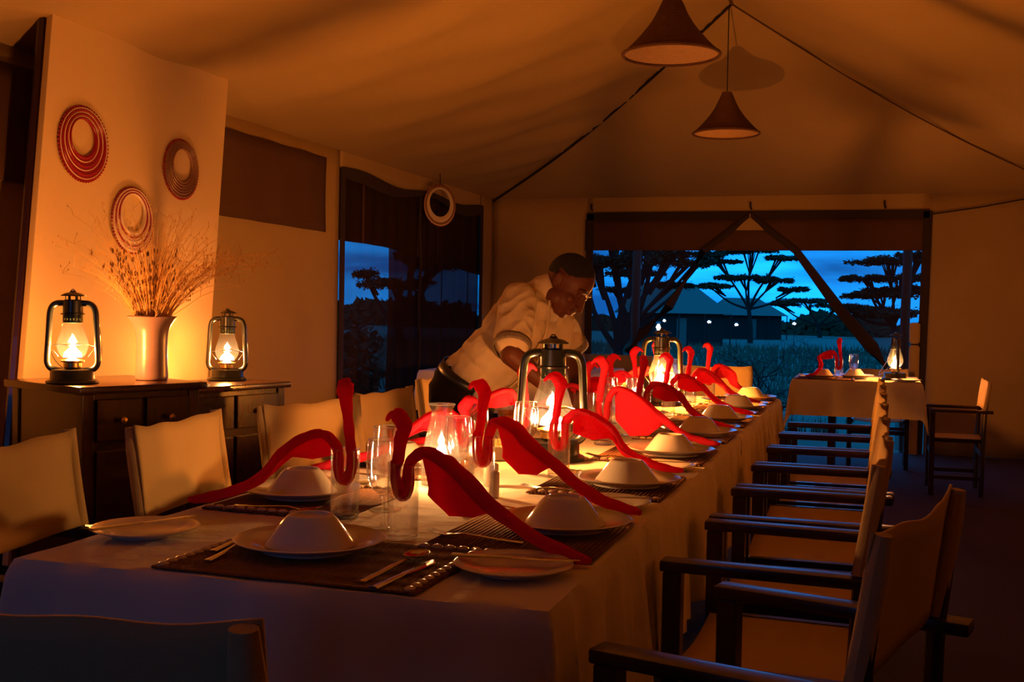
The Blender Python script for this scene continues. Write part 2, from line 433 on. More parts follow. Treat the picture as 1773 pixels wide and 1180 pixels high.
# pole bracing far behind the opening
for i, (x, y, l) in enumerate(((-2.26, 11.5, 'weathered wooden awning pole outside the back opening, beside the waiter side'), (.36, 11.3, 'weathered wooden awning pole outside, behind the lantern on the small table'))):
    p = MB().sweep([(x, y, gz(y) - .1), (x - .02, y, 1.2), (x, y, 2.45)], .045, 10).build('awning_pole', POLE)
    tag(p, l, 'pole', 'awning poles')

# ------------------------------------------------------------------ sky
wd = bpy.data.worlds.new('dusk_sky'); SC.world = wd; wd.use_nodes = True
nt = wd.node_tree; nt.nodes.clear()
o_ = N(nt, 'ShaderNodeOutputWorld'); bg = N(nt, 'ShaderNodeBackground', Strength=2.3)
tc = N(nt, 'ShaderNodeTexCoord'); mp = N(nt, 'ShaderNodeMapping'); mp.inputs['Scale'].default_value = (3, 3, 22)
no = N(nt, 'ShaderNodeTexNoise', Scale=1.6, Detail=5.0)
rp = N(nt, 'ShaderNodeValToRGB')
rp.color_ramp.elements[0].position = .36; rp.color_ramp.elements[0].color = (.002, .085, .36, 1)
rp.color_ramp.elements[1].position = .60; rp.color_ramp.elements[1].color = (.006, .30, 1.0, 1)
nt.links.new(tc.outputs['Generated'], mp.inputs[0]); nt.links.new(mp.outputs[0], no.inputs['Vector'])
nt.links.new(no.outputs['Fac'], rp.inputs[0]); nt.links.new(rp.outputs[0], bg.inputs[0]); nt.links.new(bg.outputs[0], o_.inputs[0])

# ================================================================== FURNITURE
TZ = .75
def cloth(name, x0, x1, y0, y1, drop, label, group=None, amp=.013, step=.03, z=TZ, seed=0):
    """linen with hanging sides; drop = (x-, x+, y-, y+)"""
    rnd = random.Random(seed); ph = [rnd.uniform(0, 6) for _ in range(6)]
    def axis(a0, a1, d0, d1):
        vals = []
        n = max(2, int(d0 / step) + 2); vals += [a0 - d0 * (1 - i / n) for i in range(n)] if d0 > 0 else []
        n = int((a1 - a0) / step); vals += [a0 + (a1 - a0) * i / n for i in range(n + 1)]
        if d1 > 0:
            n = int(d1 / step) + 2; vals += [a1 + d1 * (i + 1) / n for i in range(n)]
        return vals
    X = axis(x0, x1, drop[0], drop[1]); Y = axis(y0, y1, drop[2], drop[3])
    vs = []
    for a in X:
        for b in Y:
            cx = min(max(a, x0), x1); cy = min(max(b, y0), y1)
            ex, ey = a - cx, b - cy; e = math.hypot(ex, ey)
            zz = z + .0012 * math.sin(a * 31 + b * 13) * math.sin(b * 23 - a * 9)
            if e > 0:
                ux, uy = ex / e, ey / e
                along = cy if abs(ux) > abs(uy) else cx
                rip = amp * (math.sin(along * 34 + ph[0]) + .7 * math.sin(along * 57 + ph[1]) + .5 * math.sin(along * 19 + ph[2])) * min(1, e / .25)
                if ex and ey: rip *= abs(abs(ux) - abs(uy))
                fl = .010 * (1 - math.exp(-e / .012)) + .05 * e + rip
                zz = z - e + .008 * (1 - math.exp(-e / .012))
                if ex and ey: fl += .10 * e * 2 * abs(ux * uy)
                cx += ux * fl; cy += uy * fl
            vs.append((cx, cy, zz))
    n = len(Y); fs = [(i * n + j, (i + 1) * n + j, (i + 1) * n + j + 1, i * n + j + 1) for i in range(len(X) - 1) for j in range(n - 1)]
    o = MB().add(vs, fs).build(name, LINEN, smooth=60)
    return tag(o, label, 'tablecloth', group)
def table(label, x0, x1, y0, y1, group=None, z=TZ, inset=.27):
    t = thing('dining_table', label, 'table', ((x0 + x1) / 2, (y0 + y1) / 2, 0), 0, group)
    hx, hy = (x1 - x0) / 2, (y1 - y0) / 2
    MB().box((0, 0, z - .022), (2 * hx - .004, 2 * hy - .004, .034)).build('tabletop', WOOD, t, smooth=0, bevel=.004)
    MB().box((0, 0, z - .06), (2 * (hx - inset) + .04, 2 * (hy - inset) + .04, .04)).build('apron', WOOD, t, smooth=0)
    for sx in (-1, 1):
        for sy in (-1, 1):
            MB().box((sx * (hx - inset), sy * (hy - inset), (z - .08) / 2), (.05, .05, z - .08)).build('leg', WOOD, t, smooth=0, bevel=.004)
    return t
TX0, TX1 = -1.395, -.438
table('wooden dining table at the near end of the long set row, under a white cloth', TX0, TX1, 1.60, 2.40)
table('wooden dining table in the middle of the long set row, carrying the big lantern', TX0, TX1, 2.41, 4.20)
table('wooden dining table at the far end of the long set row, carrying the second lantern', TX0, TX1, 4.21, 6.22)
cloth('tablecloth', TX0, TX1, 1.60, 2.4045, (.07, .32, .42, 0), 'white tablecloth with bluish front drop at the near end of the long table', seed=1)
cloth('tablecloth', TX0, TX1, 2.4055, 4.1995, (.06, .32, 0, 0), 'white tablecloth brightly lit by the glass candle lamp, middle of the long table', seed=2)
cloth('tablecloth', TX0, TX1, 4.2005, 6.22, (.06, .32, 0, .30), 'white tablecloth under the second lantern at the far end of the long table', seed=3)
# small tables
table('small square table under a cloth by the back opening, with one lantern', -.50, .37, 8.28, 9.15)
cloth('tablecloth', -.50, .37, 8.28, 9.15, (.26, .26, .26, .26), 'short tablecloth with a pointed hanging corner on the small table by the back opening', seed=4, amp=.006)
table('table in the back corner of the tent behind the waiter', -3.15, -1.88, 7.77, 9.05)
cloth('tablecloth', -3.15, -1.88, 7.77, 9.05, (.3, .3, .3, .3), 'dim white tablecloth on the corner table behind the waiter', seed=5, amp=.006)

def make_chair(label):
    t = thing('director_chair', label, 'chair')
    # seat canvas
    MB().grid(lambda u, v: (-.225 + .45 * u, -.19 + .39 * v, .445 - .022 * math.sin(PI * u)), 10, 8).build('seat', SEATC, t, smooth=180, thick=.005)
    # back canvas: sleeve round both posts, slack between
    def back(u, v):
        x = -.262 + .524 * u; s = math.sin(PI * u)
        z = .675 + .225 * v - (.012 * s * v + .003 * math.sin(u * 17) * v)
        y = -.172 - .034 * v - .014 * s ** .7 - .003 * math.sin(u * 9 + v * 3)
        return (x, y, z)
    g = MB(); g.grid(back, 22, 8)
    b = g.build('backrest', SEATC, t, smooth=180, thick=.005)
    for sx in (-1, 1):
        MB().sweep([(sx * .25, -.183 - .034 * k / 4, .675 + .222 * k / 4) for k in range(5)], [(.019, .016), (.020, .017), (.020, .017), (.020, .017), (.015, .012)], 10, side=(1, 0, 0)).build('canvas_sleeve', SEATC, b)
    for sx in (-1, 1):
        g = MB(); g.box((sx * .25, -.012, .66), (.055, .465, .024)); g.build('armrest', WOOD, t, smooth=30, bevel=.006)
        MB().box((sx * .25, .195, .323), (.040, .040, .646)).build('leg', WOOD, t, smooth=0, bevel=.004)
        MB().sweep([(sx * .25, -.17, 0), (sx * .25, -.178, .45), (sx * .25, -.186, .66), (sx * .25, -.214, .885)], [(.019, .019), (.019, .019), (.016, .016), (.013, .013)], 8).build('leg', WOOD, t)
        MB().box((sx * .228, .005, .43), (.028, .41, .032)).build('seat_rail', WOOD, t, smooth=0, bevel=.003)
        MB().box((sx * .25, .01, .14), (.022, .34, .03)).build('stretcher', WOOD, t, smooth=0)
    MB().box((0, .195, .33), (.46, .022, .04)).build('crossbar', WOOD, t, smooth=0)
    MB().box((0, -.175, .33), (.46, .022, .04)).build('crossbar', WOOD, t, smooth=0)
    return t
first_chair = make_chair('canvas director chair')
used = [False]
def chair(x, y, deg, label, group=None, s=1.0, z=0):
    if not used[0]: o = first_chair; used[0] = True
    else: o = dup(first_chair)
    o.location = (x, y, z); o.rotation_euler = (0, 0, R(deg)); o['label'] = label
    if group: o['group'] = group
    elif 'group' in o: del o['group']
    if s != 1.0: o.scale = (s, s, s)
    return o
GW, GO = 'director chairs on the waiter side of the long table', 'director chairs opposite the waiter'
# facing: local +Y; -90 -> +X, 90 -> -X
chair(-1.52, 2.00, -80, 'cream canvas chair on the waiter side, first from the near end, cut off', GW)
chair(-1.51, 2.60, -81, 'cream canvas chair on the waiter side, second from the near end, before the sideboards', GW)
chair(-1.47, 3.215, -98, 'cream canvas chair on the waiter side, third from the near end, behind the upright napkin', GW)
chair(-1.47, 3.805, -90, 'canvas chair on the waiter side just before the waiter, fourth from the near end', GW)
chair(-1.60, 4.72, -90, 'canvas chair on the waiter side, half hidden behind the trousers of the waiter', GW)
for i, (x, y, a) in enumerate(((-.116, 1.91, 75), (-.172, 2.63, 87), (-.16, 3.22, 90), (-.155, 3.79, 90), (-.15, 4.36, 90), (-.145, 4.93, 90), (-.14, 5.50, 90))):
    chair(x, y, a, ('canvas director chair opposite the waiter, ' + ORD[i] + ' from the near end') if i else 'dark canvas chair opposite the waiter, first from the near end, turned a little', GO)
chair(-.79, 1.12, 1, 'dark director chair seen from behind at the near head of the long table')
chair(-.90, 6.53, 180, 'director chair at the far head of the long table before the back opening')
chair(.61, 8.42, 90, 'director chair beside the small table, side on against the back wall', s=.87)
chair(.10, 9.62, 180, 'director chair on the far side of the small table behind the lantern', s=.87)

# sideboards
def sideboard(name, label, c, ang, L, D, H, drawers):
    """front-near corner c, front runs along ang from +X axis, depth behind it"""
    t = thing(name, label, 'sideboard', (c[0], c[1], 0), ang)
    # local x along the front, local +y into the cabinet
    MB().box((L / 2, D / 2, H - .014), (L + .03, D + .03, .028)).build('top', CABW, t, smooth=30, bevel=.005)
    MB().box((L / 2, D / 2, (H - .028) / 2 + .03), (L - .03, D - .03, H - .09)).build('body', CABW, t, smooth=0)
    for x in (.03, L - .03):
        for y in (.03, D - .03): MB().box((x, y, (H - .028) / 2), (.045, .045, H - .03)).build('leg', CABW, t, smooth=0, bevel=.003)
    w = (L - .10) / drawers
    for i in range(drawers):
        dr = MB().box((.05 + w * (i + .5), .008, H - .125), (w - .02, .02, .15)).build('drawer', CABW, t, smooth=0, bevel=.004)
        MB().lathe([(0, 0), (.006, .001), (.006, .012), (.013, .018), (.012, .026), (0, .029)], 14).build('knob', BRASS, dr)
        k = kids(dr)[0]; k.rotation_euler = (PI / 2, 0, 0); k.location = (.05 + w * (i + .5), -.004, H - .125)
        d = MB().box((.05 + w * (i + .5), .010, (H - .22) / 2 + .02), (w - .02, .02, H - .29)).build('door', CABW, t, smooth=0, bevel=.004)
    return t
sideboard('sideboard', 'dark wooden sideboard carrying the larger lantern and the vase of dry grass', (-2.632, 3.345), R(68), .50, .52, .90, 2)
sideboard('sideboard', 'lower dark wooden sideboard carrying the smaller lantern, beyond the vase', (-2.79, 4.17), R(77), .68, .36, .84, 2)

# tilted board with bead collars
bt = thing('display_board', 'tall pale board leaning behind the sideboards with three bead collars', 'board', (-3.25, 5.03, 0), 0)
th_ = R(6.0)
def bpt(u, v, x=0): # u towards the camera (-Y), v up along the board, turned in its own plane
    return (x, -u * math.cos(th_) + v * math.sin(th_), u * math.sin(th_) + v * math.cos(th_))
L_, H_ = 1.345, 2.44
g = MB(); c8 = [bpt(u, v, x) for x in (-.03, 0) for u, v in ((0, 0), (L_, 0), (L_, H_), (0, H_))]
g.add(c8, [(0, 1, 2, 3), (7, 6, 5, 4), (0, 4, 5, 1), (1, 5, 6, 2), (2, 6, 7, 3), (3, 7, 4, 0)])
bt_panel = g.build('panel', BOARD, bt, smooth=0, bevel=.003)
g = MB()
g.sweep([bpt(0, 0, -.05), bpt(0, H_ - .02, -.05)], .018, 6); g.sweep([bpt(L_, 0, -.05), bpt(L_, H_ - .02, -.05)], .018, 6); g.build('stretcher_frame', WOOD, bt, smooth=0)
def collar(label, c, ro, ri, off, main, edge, rings, tilt=0):
    t = thing('bead_collar', label, 'necklace', c, 0, 'bead collars on the board')
    g = MB(); n = 56
    # flat leather disc with an off-centre hole
    vs = []
    for i in range(n):
        a = 2 * PI * i / n
        for x in (0, .008):
            vs.append((x, ro * math.cos(a), ro * math.sin(a))); vs.append((x, ri * math.cos(a) + off[0], ri * math.sin(a) + off[1]))
    fs = []
    for i in range(n):
        j = (i + 1) % n
        fs += [(i * 4, j * 4, j * 4 + 1, i * 4 + 1), (i * 4 + 2, i * 4 + 3, j * 4 + 3, j * 4 + 2), (i * 4, i * 4 + 2, j * 4 + 2, j * 4), (i * 4 + 1, j * 4 + 1, j * 4 + 3, i * 4 + 3)]
    g.add(vs, fs); g.build('disc', main, t, smooth=30)
    for k in range(rings):
        f = (k + .5) / rings; r = ri + (ro - ri) * f; oo = (off[0] * (1 - f), off[1] * (1 - f))
        MB().torus((.009, oo[0], oo[1]), r, (ro - ri) / rings * (.17 if (k % 2 and main is BEADR) else .32), 56, 6, 'X').build('bead_ring', edge if k % 2 else main, t)
    g = MB()
    for i in range(60):
        a = 2 * PI * i / 60; g.ell((.005, (ro + .003) * math.cos(a), (ro + .003) * math.sin(a)), (.006, .006, .006), nu=6, nv=4)
    g.build('bead_edging', BEADR, t)
    t.rotation_euler = (tilt, 0, 0); return t
collar('red bead collar high on the pale board', (-3.247, 4.120, 1.880), .158, .078, (-.005, .028), BEADR, BEADW, 6)
collar('white bead collar with thin red lines, lowest on the pale board', (-3.247, 4.466, 1.580), .148, .085, (0, .035), BEADW, BEADR, 5)
collar('mottled brown bead collar on the pale board near its far edge', (-3.247, 4.848, 1.862), .142, .078, (.010, .022), BEADB, BEADK, 6)
t = collar('small pale ring collar hanging from the eave over the side door', (-3.44, 8.88, 2.07), .17, .115, (0, .02), BEADW, BEADB, 2); del t['group']
t.rotation_euler = (0, 0, R(-28))
g = MB().sweep([(0.006, 0, .15), (0, 0, .30)], .004, 6).build('hanging_loop', CORDM, t)

# pendant lamps of wicker under the ridge
def pendant(name, label, x, y, z, Rr, ztop):
    t = thing(name, label, 'pendant lamp', (x, y, z), 0, 'wicker pendant lamps on the ridge')
    base = [(1.0, 0), (.93, .07), (.82, .17), (.70, .30), (.57, .45), (.44, .62), (.33, .80), (.25, .97), (.18, 1.12), (.135, 1.24)]
    sm = crom(base, 8)
    out = [(Rr * a + (.003 if k % 2 else 0), Rr * b) for k, (a, b) in enumerate(sm)]
    inn = [(Rr * a - .008, Rr * b + .002) for a, b in sm]
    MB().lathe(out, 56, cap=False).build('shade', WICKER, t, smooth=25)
    MB().lathe(inn, 56, cap=False).build('lit_lining', WICKLIT, kids(t)[0])
    MB().torus((0, 0, 0), Rr - .003, .008, 56, 8).build('rim', WICKER, t)
    MB().sweep([(0, 0, Rr * 1.2), (0, 0, ztop - z)], .004, 6).build('pendant_cord', CORDM, t)
    g = MB(); g.lathe([(0, .18), (.018, .18), (.018, .245), (0, .25)], 14); g.build('bulb_socket', CORDM, t)
    return t
pendant('pendant_lamp', 'bell-shaped wicker pendant lamp, the larger one cut by the top of the picture', -.893, 5.224, 2.388, .225, 3.30)
pendant('pendant_lamp', 'bell-shaped wicker pendant lamp hanging from the roof peak on a long cord', -.941, 7.76, 2.421, .225, 3.28)

# ================================================================== LANTERNS
def make_lantern(label, loc, H, power, rz=0, group='hurricane lanterns', handle=True):
    t = thing('hurricane_lantern', label, 'lantern', loc, rz, group)
    k = H / 1.035
    def L(prof, **kw): return MB().lathe([(r * k, z * k) for r, z in prof], 36, **kw)
    L([(0, 0), (.272, 0), (.280, .012), (.272, .030), (.238, .045), (.232, .058), (.232, .135), (.22, .150), (.10, .165), (0, .165)]).build('fuel_tank', LANT, t)
    b = L([(.085, .165), (.095, .175), (.095, .225), (.125, .235), (.125, .25), (.05, .268), (.03, .275), (0, .275)]).build('burner', BRASS, t)
    for s in (-1, 1):
        p = [(s * .10, 0, .135), (s * .17, 0, .142), (s * .235, 0, .165), (s * .268, 0, .22), (s * .270, 0, .30), (s * .258, 0, .50), (s * .248, 0, .70), (s * .240, 0, .785), (s * .215, 0, .845), (s * .165, 0, .875), (s * .09, 0, .878)]
        sm = crom(p, 4)
        MB().sweep([(a * k, b_ * k, c * k) for a, b_, c in sm], .034 * k, 12, side=(0, 1, 0)).build('side_tube', LANT, t)
    pc = MB(); pc.lathe([(r * k, z * k) for r, z in ((.095, .66), (.105, .665), (.105, .690), (.097, .690), (.095, .66))], 36, cap=False).lathe([(r * k, z * k) for r, z in ((.097, .712), (.105, .712), (.105, .76), (.097, .76), (.097, .712))], 36, cap=False)
    for i in range(18): a = 2 * PI * i / 18; pc.box((.101 * k * math.cos(a), .101 * k * math.sin(a), .701 * k), (.006 * k, .018 * k, .026 * k), a)
    pc.build('perforated_collar', LANTG, t)
    h = L([(.128, .752), (.130, .765), (.106, .775), (.106, .905), (.085, .918), (.060, .918), (0, .918)]).build('chimney_drum', LANT, t)
    g = MB()
    for i in range(6):
        a = 2 * PI * i / 6 + .3; g.box((.075 * k * math.cos(a), .075 * k * math.sin(a), .935 * k), (.022 * k, .010 * k, .05 * k), a + PI / 2)
    g.build('vent_post', LANT, h, smooth=0)
    L([(.0, .955), (.128, .955), (.131, .962), (.09, .985), (.035, 1.0), (.03, 1.015), (0, 1.018)]).build('rain_cap', LANT, t)
    g = MB(); g.torus((0, 0, 1.010 * k), .020 * k, .005 * k, 16, 6, 'Y'); g.build('lift_ring', LANT, t)
    gl = crom([(.108, .285), (.140, .325), (.164, .385), (.168, .425), (.158, .47), (.135, .545), (.112, .615), (.102, .672)], 4)
    L(gl, cap=False).build('globe', GLOBE, t)
    g = MB()
    for s in (-1, 1):
        g.sweep([(s * .245 * k, 0, .40 * k), (s * .12 * k, -.11 * k, .43 * k), (0, -.178 * k, .42 * k)], .004 * k, 5)
        g.sweep([(s * .245 * k, 0, .40 * k), (s * .16 * k, .03 * k, .29 * k)], .004 * k, 5)
        g.sweep([(s * .245 * k, 0, .40 * k), (s * .12 * k, .11 * k, .43 * k), (0, .178 * k, .42 * k)], .004 * k, 5)
    g.build('guard_wire', STEEL, t)
    if handle:
        a = [(-.275, 0, .70), (-.285, -.03, .55), (-.26, -.19, .28), (-.15, -.30, .13), (0, -.33, .10), (.15, -.30, .13), (.26, -.19, .28), (.285, -.03, .55), (.275, 0, .70)]
        MB().sweep([(x * k, -y * k, z * k) for x, y, z in crom(a, 4)], .005 * k, 5).build('handle', STEEL, t)
    f = MB().lathe([(0, 0), (.055 * k, .015 * k), (.072 * k, .045 * k), (.060 * k, .085 * k), (.024 * k, .125 * k), (0, .165 * k)], 16, c=(0, 0, .275 * k)).build('flame', FLAME, t)
    lamp('lantern_light', (0, 0, .345 * k), power, parent=t, rad=.014)
    return t
LP = 27
make_lantern('large black hurricane lantern in the middle of the long table, closest to the waiter', (-.895, 3.27, TZ + .002), .375, LP * .9, R(17))
make_lantern('black hurricane lantern toward the far end of the long table', (-.955, 5.50, TZ + .002), .375, LP * 3.6, R(17))
make_lantern('black hurricane lantern on the taller sideboard in front of the pale board', (-2.778, 3.478, .901), .345, LP * 1.1, R(24))
make_lantern('black hurricane lantern on the lower sideboard beyond the vase', (-2.92, 4.76, .841), .345, LP * .9, R(17))
make_lantern('hurricane lantern flaring on the small table by the back opening', (.20, 8.62, TZ + .002), .345, LP * 1.1, R(100))

# glass candle lamps
def candle_lamp(label, x, y, H=.205, s=1.0, power=2.2, z=TZ):
    t = thing('candle_lamp', label, 'candle lamp', (x, y, z + .002), 0, 'glass candle lamps on the long table')
    pr = [(.050 * s, .006), (.052 * s, .03), (.049 * s, .07), (.040 * s, .12), (.030 * s, .16), (.0255 * s, .178), (.027 * s, .188), (.034 * s, .203)]
    o = crom([(r, h * H / .205) for r, h in pr], 4); i = [(r - .0022, h) for r, h in o][::-1]
    MB().lathe([(.0, 0), (.049 * s, 0)] + o + i + [(0, .008)], 36, cap=False).build('glass_chimney', CARG, t, smooth=50)
    MB().torus((0, 0, .2035), .033 * s, .0016, 36, 8).build('glint_lip', GLINTM, t); MB().torus((0, 0, .004), .048 * s, .0016, 36, 8).build('glint_foot_ring', GLINTM, t)
    MB().lathe([(0, .009), (.018 * s, .009), (.018 * s, .055), (.012 * s, .053), (0, .051)], 20).build('candle', WAX, t)
    MB().sweep([(0, 0, .05), (.001, 0, .064)], .0012, 5).build('wick', CORDM, t)
    MB().lathe([(0, .060), (.006, .066), (.0085, .078), (.006, .092), (.002, .106), (0, .112)], 14).build('flame', FLAMEC, t)
    lamp('candle_light', (0, 0, .085), power, (1, .43, .12), parent=t, rad=.01)
    return t
candle_lamp('glass candle lamp with flared rim near the close end of the long table', -1.015, 2.66, power=14)
candle_lamp('glass candle lamp with flared neck behind the second lantern', -.98, 6.02, power=8)
t = thing('candle_jar', 'stout glass jar with a bright candle between the two table lanterns', 'candle jar', (-.95, 4.80, TZ + .002))
MB().lathe([(0, 0), (.045, 0), (.047, .02), (.047, .11), (.044, .12), (.042, .118), (.044, .11), (.044, .022), (0, .012)], 32, cap=False).build('glass_jar', CARG, t, smooth=50)
MB().lathe([(0, .013), (.03, .013), (.03, .06), (0, .056)], 20).build('candle', WAX, t)
MB().lathe([(0, .062), (.007, .068), (.009, .08), (.005, .098), (0, .112)], 14).build('flame', FLAMEC, t)
lamp('candle_light', (0, 0, .088), 8.0, (1, .43, .12), parent=t, rad=.01)

# ================================================================== TABLEWARE
ZT = TZ + .0015
def base_once(fn):
    c = {}
    def w(key, *a):
        if key not in c: c[key] = fn(*a); return c[key], True
        return c[key], False
    return w
PROTO = {}
def inst(key, make, label, cat, loc, rz=0, group=None, name=None):
    """first use builds the thing, later uses copy it with its parts"""
    if key not in PROTO:
        t = make(); PROTO[key] = t; t.location = loc; t.rotation_euler = (0, 0, rz)
    else: t = dup(PROTO[key], loc, rz)
    if 'group' in t: del t['group']
    return tag(t, label, cat, group)
def mk_mat():
    t = thing('placemat', 'x', 'placemat')
    w, d = .46, .33
    g = MB()
    for i in range(34):   # woven cords side by side
        y = -d / 2 + d * (i + .5) / 34
        g.sweep([(-w / 2, y, .003), (w / 2, y, .003)], [(d / 68 * 1.05, .0028)] * 2, 6)
    g.build('woven_mat', MATW, t, smooth=180)
    for s in (-1, 1):
        g = MB()
        for i in range(13):
            y = -d / 2 + d * (i + .5) / 13
            g.ell((s * (w / 2 - .014), y, .0065), (.0095, .0118 if i % 2 else .0112, .005), nu=10, nv=5)
        g.build('shell_trim', SHELL, t)
    return t
def lathe_thing(name, prof, m, n=48, smooth=50):
    o = MB().lathe(prof, n, cap=False).build(name, m, smooth=smooth); return o
def mk_plate(): # rim radius .135
    return lathe_thing('dinner_plate', [(0, .004), (.075, .004), (.078, 0), (.086, 0), (.088, .005), (.105, .009), (.134, .019), (.136, .021), (.133, .0225), (.104, .0135), (.09, .010), (.086, .0085), (0, .0085)], PORC)
def mk_bread(): # radius .1
    return lathe_thing('bread_plate', [(0, .003), (.052, .003), (.055, 0), (.061, 0), (.063, .004), (.078, .007), (.100, .0145), (.102, .0165), (.099, .0175), (.077, .0105), (.066, .008), (.062, .0068), (0, .0068)], PORC)
def mk_bowl(): # upturned
    return lathe_thing('bowl', [(r * .94, z * .80) for r, z in [(0, .060), (.034, .060), (.036, .0665), (.041, .067), (.045, .0625), (.052, .055), (.066, .033), (.0845, .004), (.086, .0), (.083, 0), (.063, .032), (.049, .051), (.041, .056), (0, .056)]], PORC)
def mk_tumbler():
    o = lathe_thing('tumbler', [(0, 0), (.0285, 0), (.030, .003), (.0305, .144), (.0288, .144), (.0282, .012), (.026, .0095), (0, .009)], GLASSM, 32)
    MB().torus((0, 0, .1448), .0297, .0009, 32, 6).build('glint_lip', GLINTM, o); MB().torus((0, 0, .005), .0282, .0012, 32, 6).build('glint_foot_ring', GLINTM, o)
    return o
def mk_wine():
    pr = [(0, 0), (.033, 0), (.0335, .002), (.02, .005), (.008, .010), (.0045, .02), (.0042, .05), (.0048, .068), (.012, .076), (.024, .088), (.032, .106), (.0345, .125), (.034, .15), (.031, .182)]
    inn = [(.0302, .182), (.0332, .15), (.0337, .125), (.0312, .107), (.023, .0895), (.011, .079), (0, .077)]
    o = lathe_thing('wine_glass', crom(pr[4:], 3) and pr[:4] + [tuple(p) for p in crom(pr[4:], 3)] + [tuple(p) for p in crom(inn, 3)], GLASSM, 32)
    MB().torus((0, 0, .1822), .0306, .0008, 32, 6).build('glint_lip', GLINTM, o); MB().torus((0, 0, .0016), .0325, .0010, 32, 6).build('glint_foot_ring', GLINTM, o)
    return o
def mk_fork():
    t = thing('fork', 'x', 'fork')
    MB().sweep(crom([(0, -.10, .002), (0, -.05, .003), (0, .02, .007), (0, .045, .004), (0, .06, .003)], 4), [(.008 - .005 * min(1, i / 8) + (.008 * max(0, (i - 12) / 4)), .0014) for i in range(17)], 8, side=(1, 0, 0)).build('handle', STEEL, t)
    g = MB()
    for i in range(4): g.sweep([(-.0105 + .007 * i, .056, .003), (-.0105 + .007 * i, .078, .005), (-.0105 + .007 * i, .10, .010)], [(.0024, .0012), (.0022, .0012), (.001, .0008)], 6, side=(1, 0, 0))
    g.build('tine', STEEL, t); kids(t)[-1].name = 'fork_head'
    return t
def mk_spoon():
    t = thing('spoon', 'x', 'spoon')
    MB().sweep(crom([(0, -.11, .002), (0, -.05, .004), (0, .02, .008), (0, .05, .006)], 4), [(.009 - .006 * min(1, i / 9), .0015) for i in range(13)], 8, side=(1, 0, 0)).build('handle', STEEL, t)
    def sp(u, v):
        a = 2 * PI * u; r = v
        return (.022 * r * math.cos(a), .078 + .031 * r * math.sin(a), .0035 + .008 * r * r)
    MB().grid(sp, 24, 6).build('spoon_bowl', STEEL, t, smooth=180, thick=.001, weld=1e-5)
    return t
def mk_knife():
    t = thing('table_knife', 'x', 'knife')
    MB().sweep([(0, -.11, .003), (0, -.06, .003), (0, -.005, .003)], [(.008, .003), (.007, .0025), (.005, .002)], 8, side=(1, 0, 0)).build('handle', STEEL, t)
    MB().sweep([(0, -.005, .003), (.002, .05, .003), (.002, .09, .003), (-.002, .11, .003)], [(.006, .001), (.010, .0008), (.009, .0008), (.002, .0006)], 8, side=(1, 0, 0)).build('blade', STEEL, t)
    return t

def goose(label, x, y, tail, nh=.27, wing=1, kink=0.0, wide=.030, wingdrop=.10, group='goose-folded red napkins', beak=1, peak=.178, lift=.010):
    """napkin folded as a goose; neck rises from the tumbler, tail runs to the table at tail"""
    dx, dy = tail[0] - x, tail[1] - y; td = math.hypot(dx, dy)
    t = thing('goose_napkin', label, 'napkin', (x, y, ZT), math.atan2(dy, dx), group)
    P = [(-.044 * beak, nh - .014, .003, .003), (-.032 * beak, nh - .003, .009, .007), (-.015 * beak, nh - .003, .015, .014), (.000, nh - .022, .016, .0165), (-.004 + kink, nh * .80, .0125, .0115), (-.010 + kink, nh * .62, .012, .0112),
         (-.0140, .14, .0120, .0112), (-.0135, .105, .0118, .011), (-.001, .080, .012, .0112), (.0125, .098, .0115, .011), (.0145, .14, .0115, .011), (.032, peak - .010, .016, .0105), (.055, peak, wide * .7, .0095), (.095, peak - .012, wide * .75, .0095),
         (.14, peak - .044, wide * .7, .0105), (td * .55, max(.062, peak - .100), .020, .012), (td * .74, .038 + lift * .6, .016, .0115), (td * .90, .020 + lift, .0155, .0105), (td, .014 + lift, .012, .007), (td + .012, .013 + lift, .005, .005)]
    rnd = random.Random(len(label) * 7 + int(x * 1000) + int(y * 1000))
    sm = crom(P, 4)
    pts = [(u, .003 * math.sin(u * 60 + nh * 50), z) for u, z, a, b in sm]
    MB().sweep(pts, [(max(.002, a * (1 + .10 * math.sin(i * .9))), max(.002, b * (1 + .07 * math.sin(i * 1.7)))) for i, (u, z, a, b) in enumerate(sm)], 20, side=(0, 1, 0), flute=.20, twist=.16 + .03 * (len(label) % 4)).build('folded_body', RED, t, smooth=55)
    # loose corner of the napkin hanging like a wing, with straight hems
    def bz(uu):
        for (u0, z0, _, _), (u1, z1, _, _) in zip(sm[44:], sm[45:]):
            if u0 <= uu <= u1: return z0 + (z1 - z0) * (uu - u0) / max(1e-6, u1 - u0)
        return peak - .01
    lowz = max(.028, peak - wingdrop)
    hem = [(.034, peak - .012 - .55 * wingdrop), (.040, peak - .012 - .62 * wingdrop), (.085, lowz), (.150, lowz + .006), (.205, max(.03, bz(.205) - .008))]
    def wg(u, v):
        uu = .036 + .169 * u; top = bz(uu) - .002
        q = u * (len(hem) - 1); k = min(int(q), len(hem) - 2); f = q - k
        hu, hz = hem[k][0] * (1 - f) + hem[k + 1][0] * f, hem[k][1] * (1 - f) + hem[k + 1][1] * f
        vv = v ** .9
        return (uu + (hu - uu) * v, wing * (.010 + .026 * vv * (1 - .3 * u) + .005 * math.sin(u * 11 + 2) * v), top + (min(hz, top) - top) * v)
    MB().grid(wg, 24, 10).build('wing_fold', RED, t, smooth=60, thick=.0018)
    return t

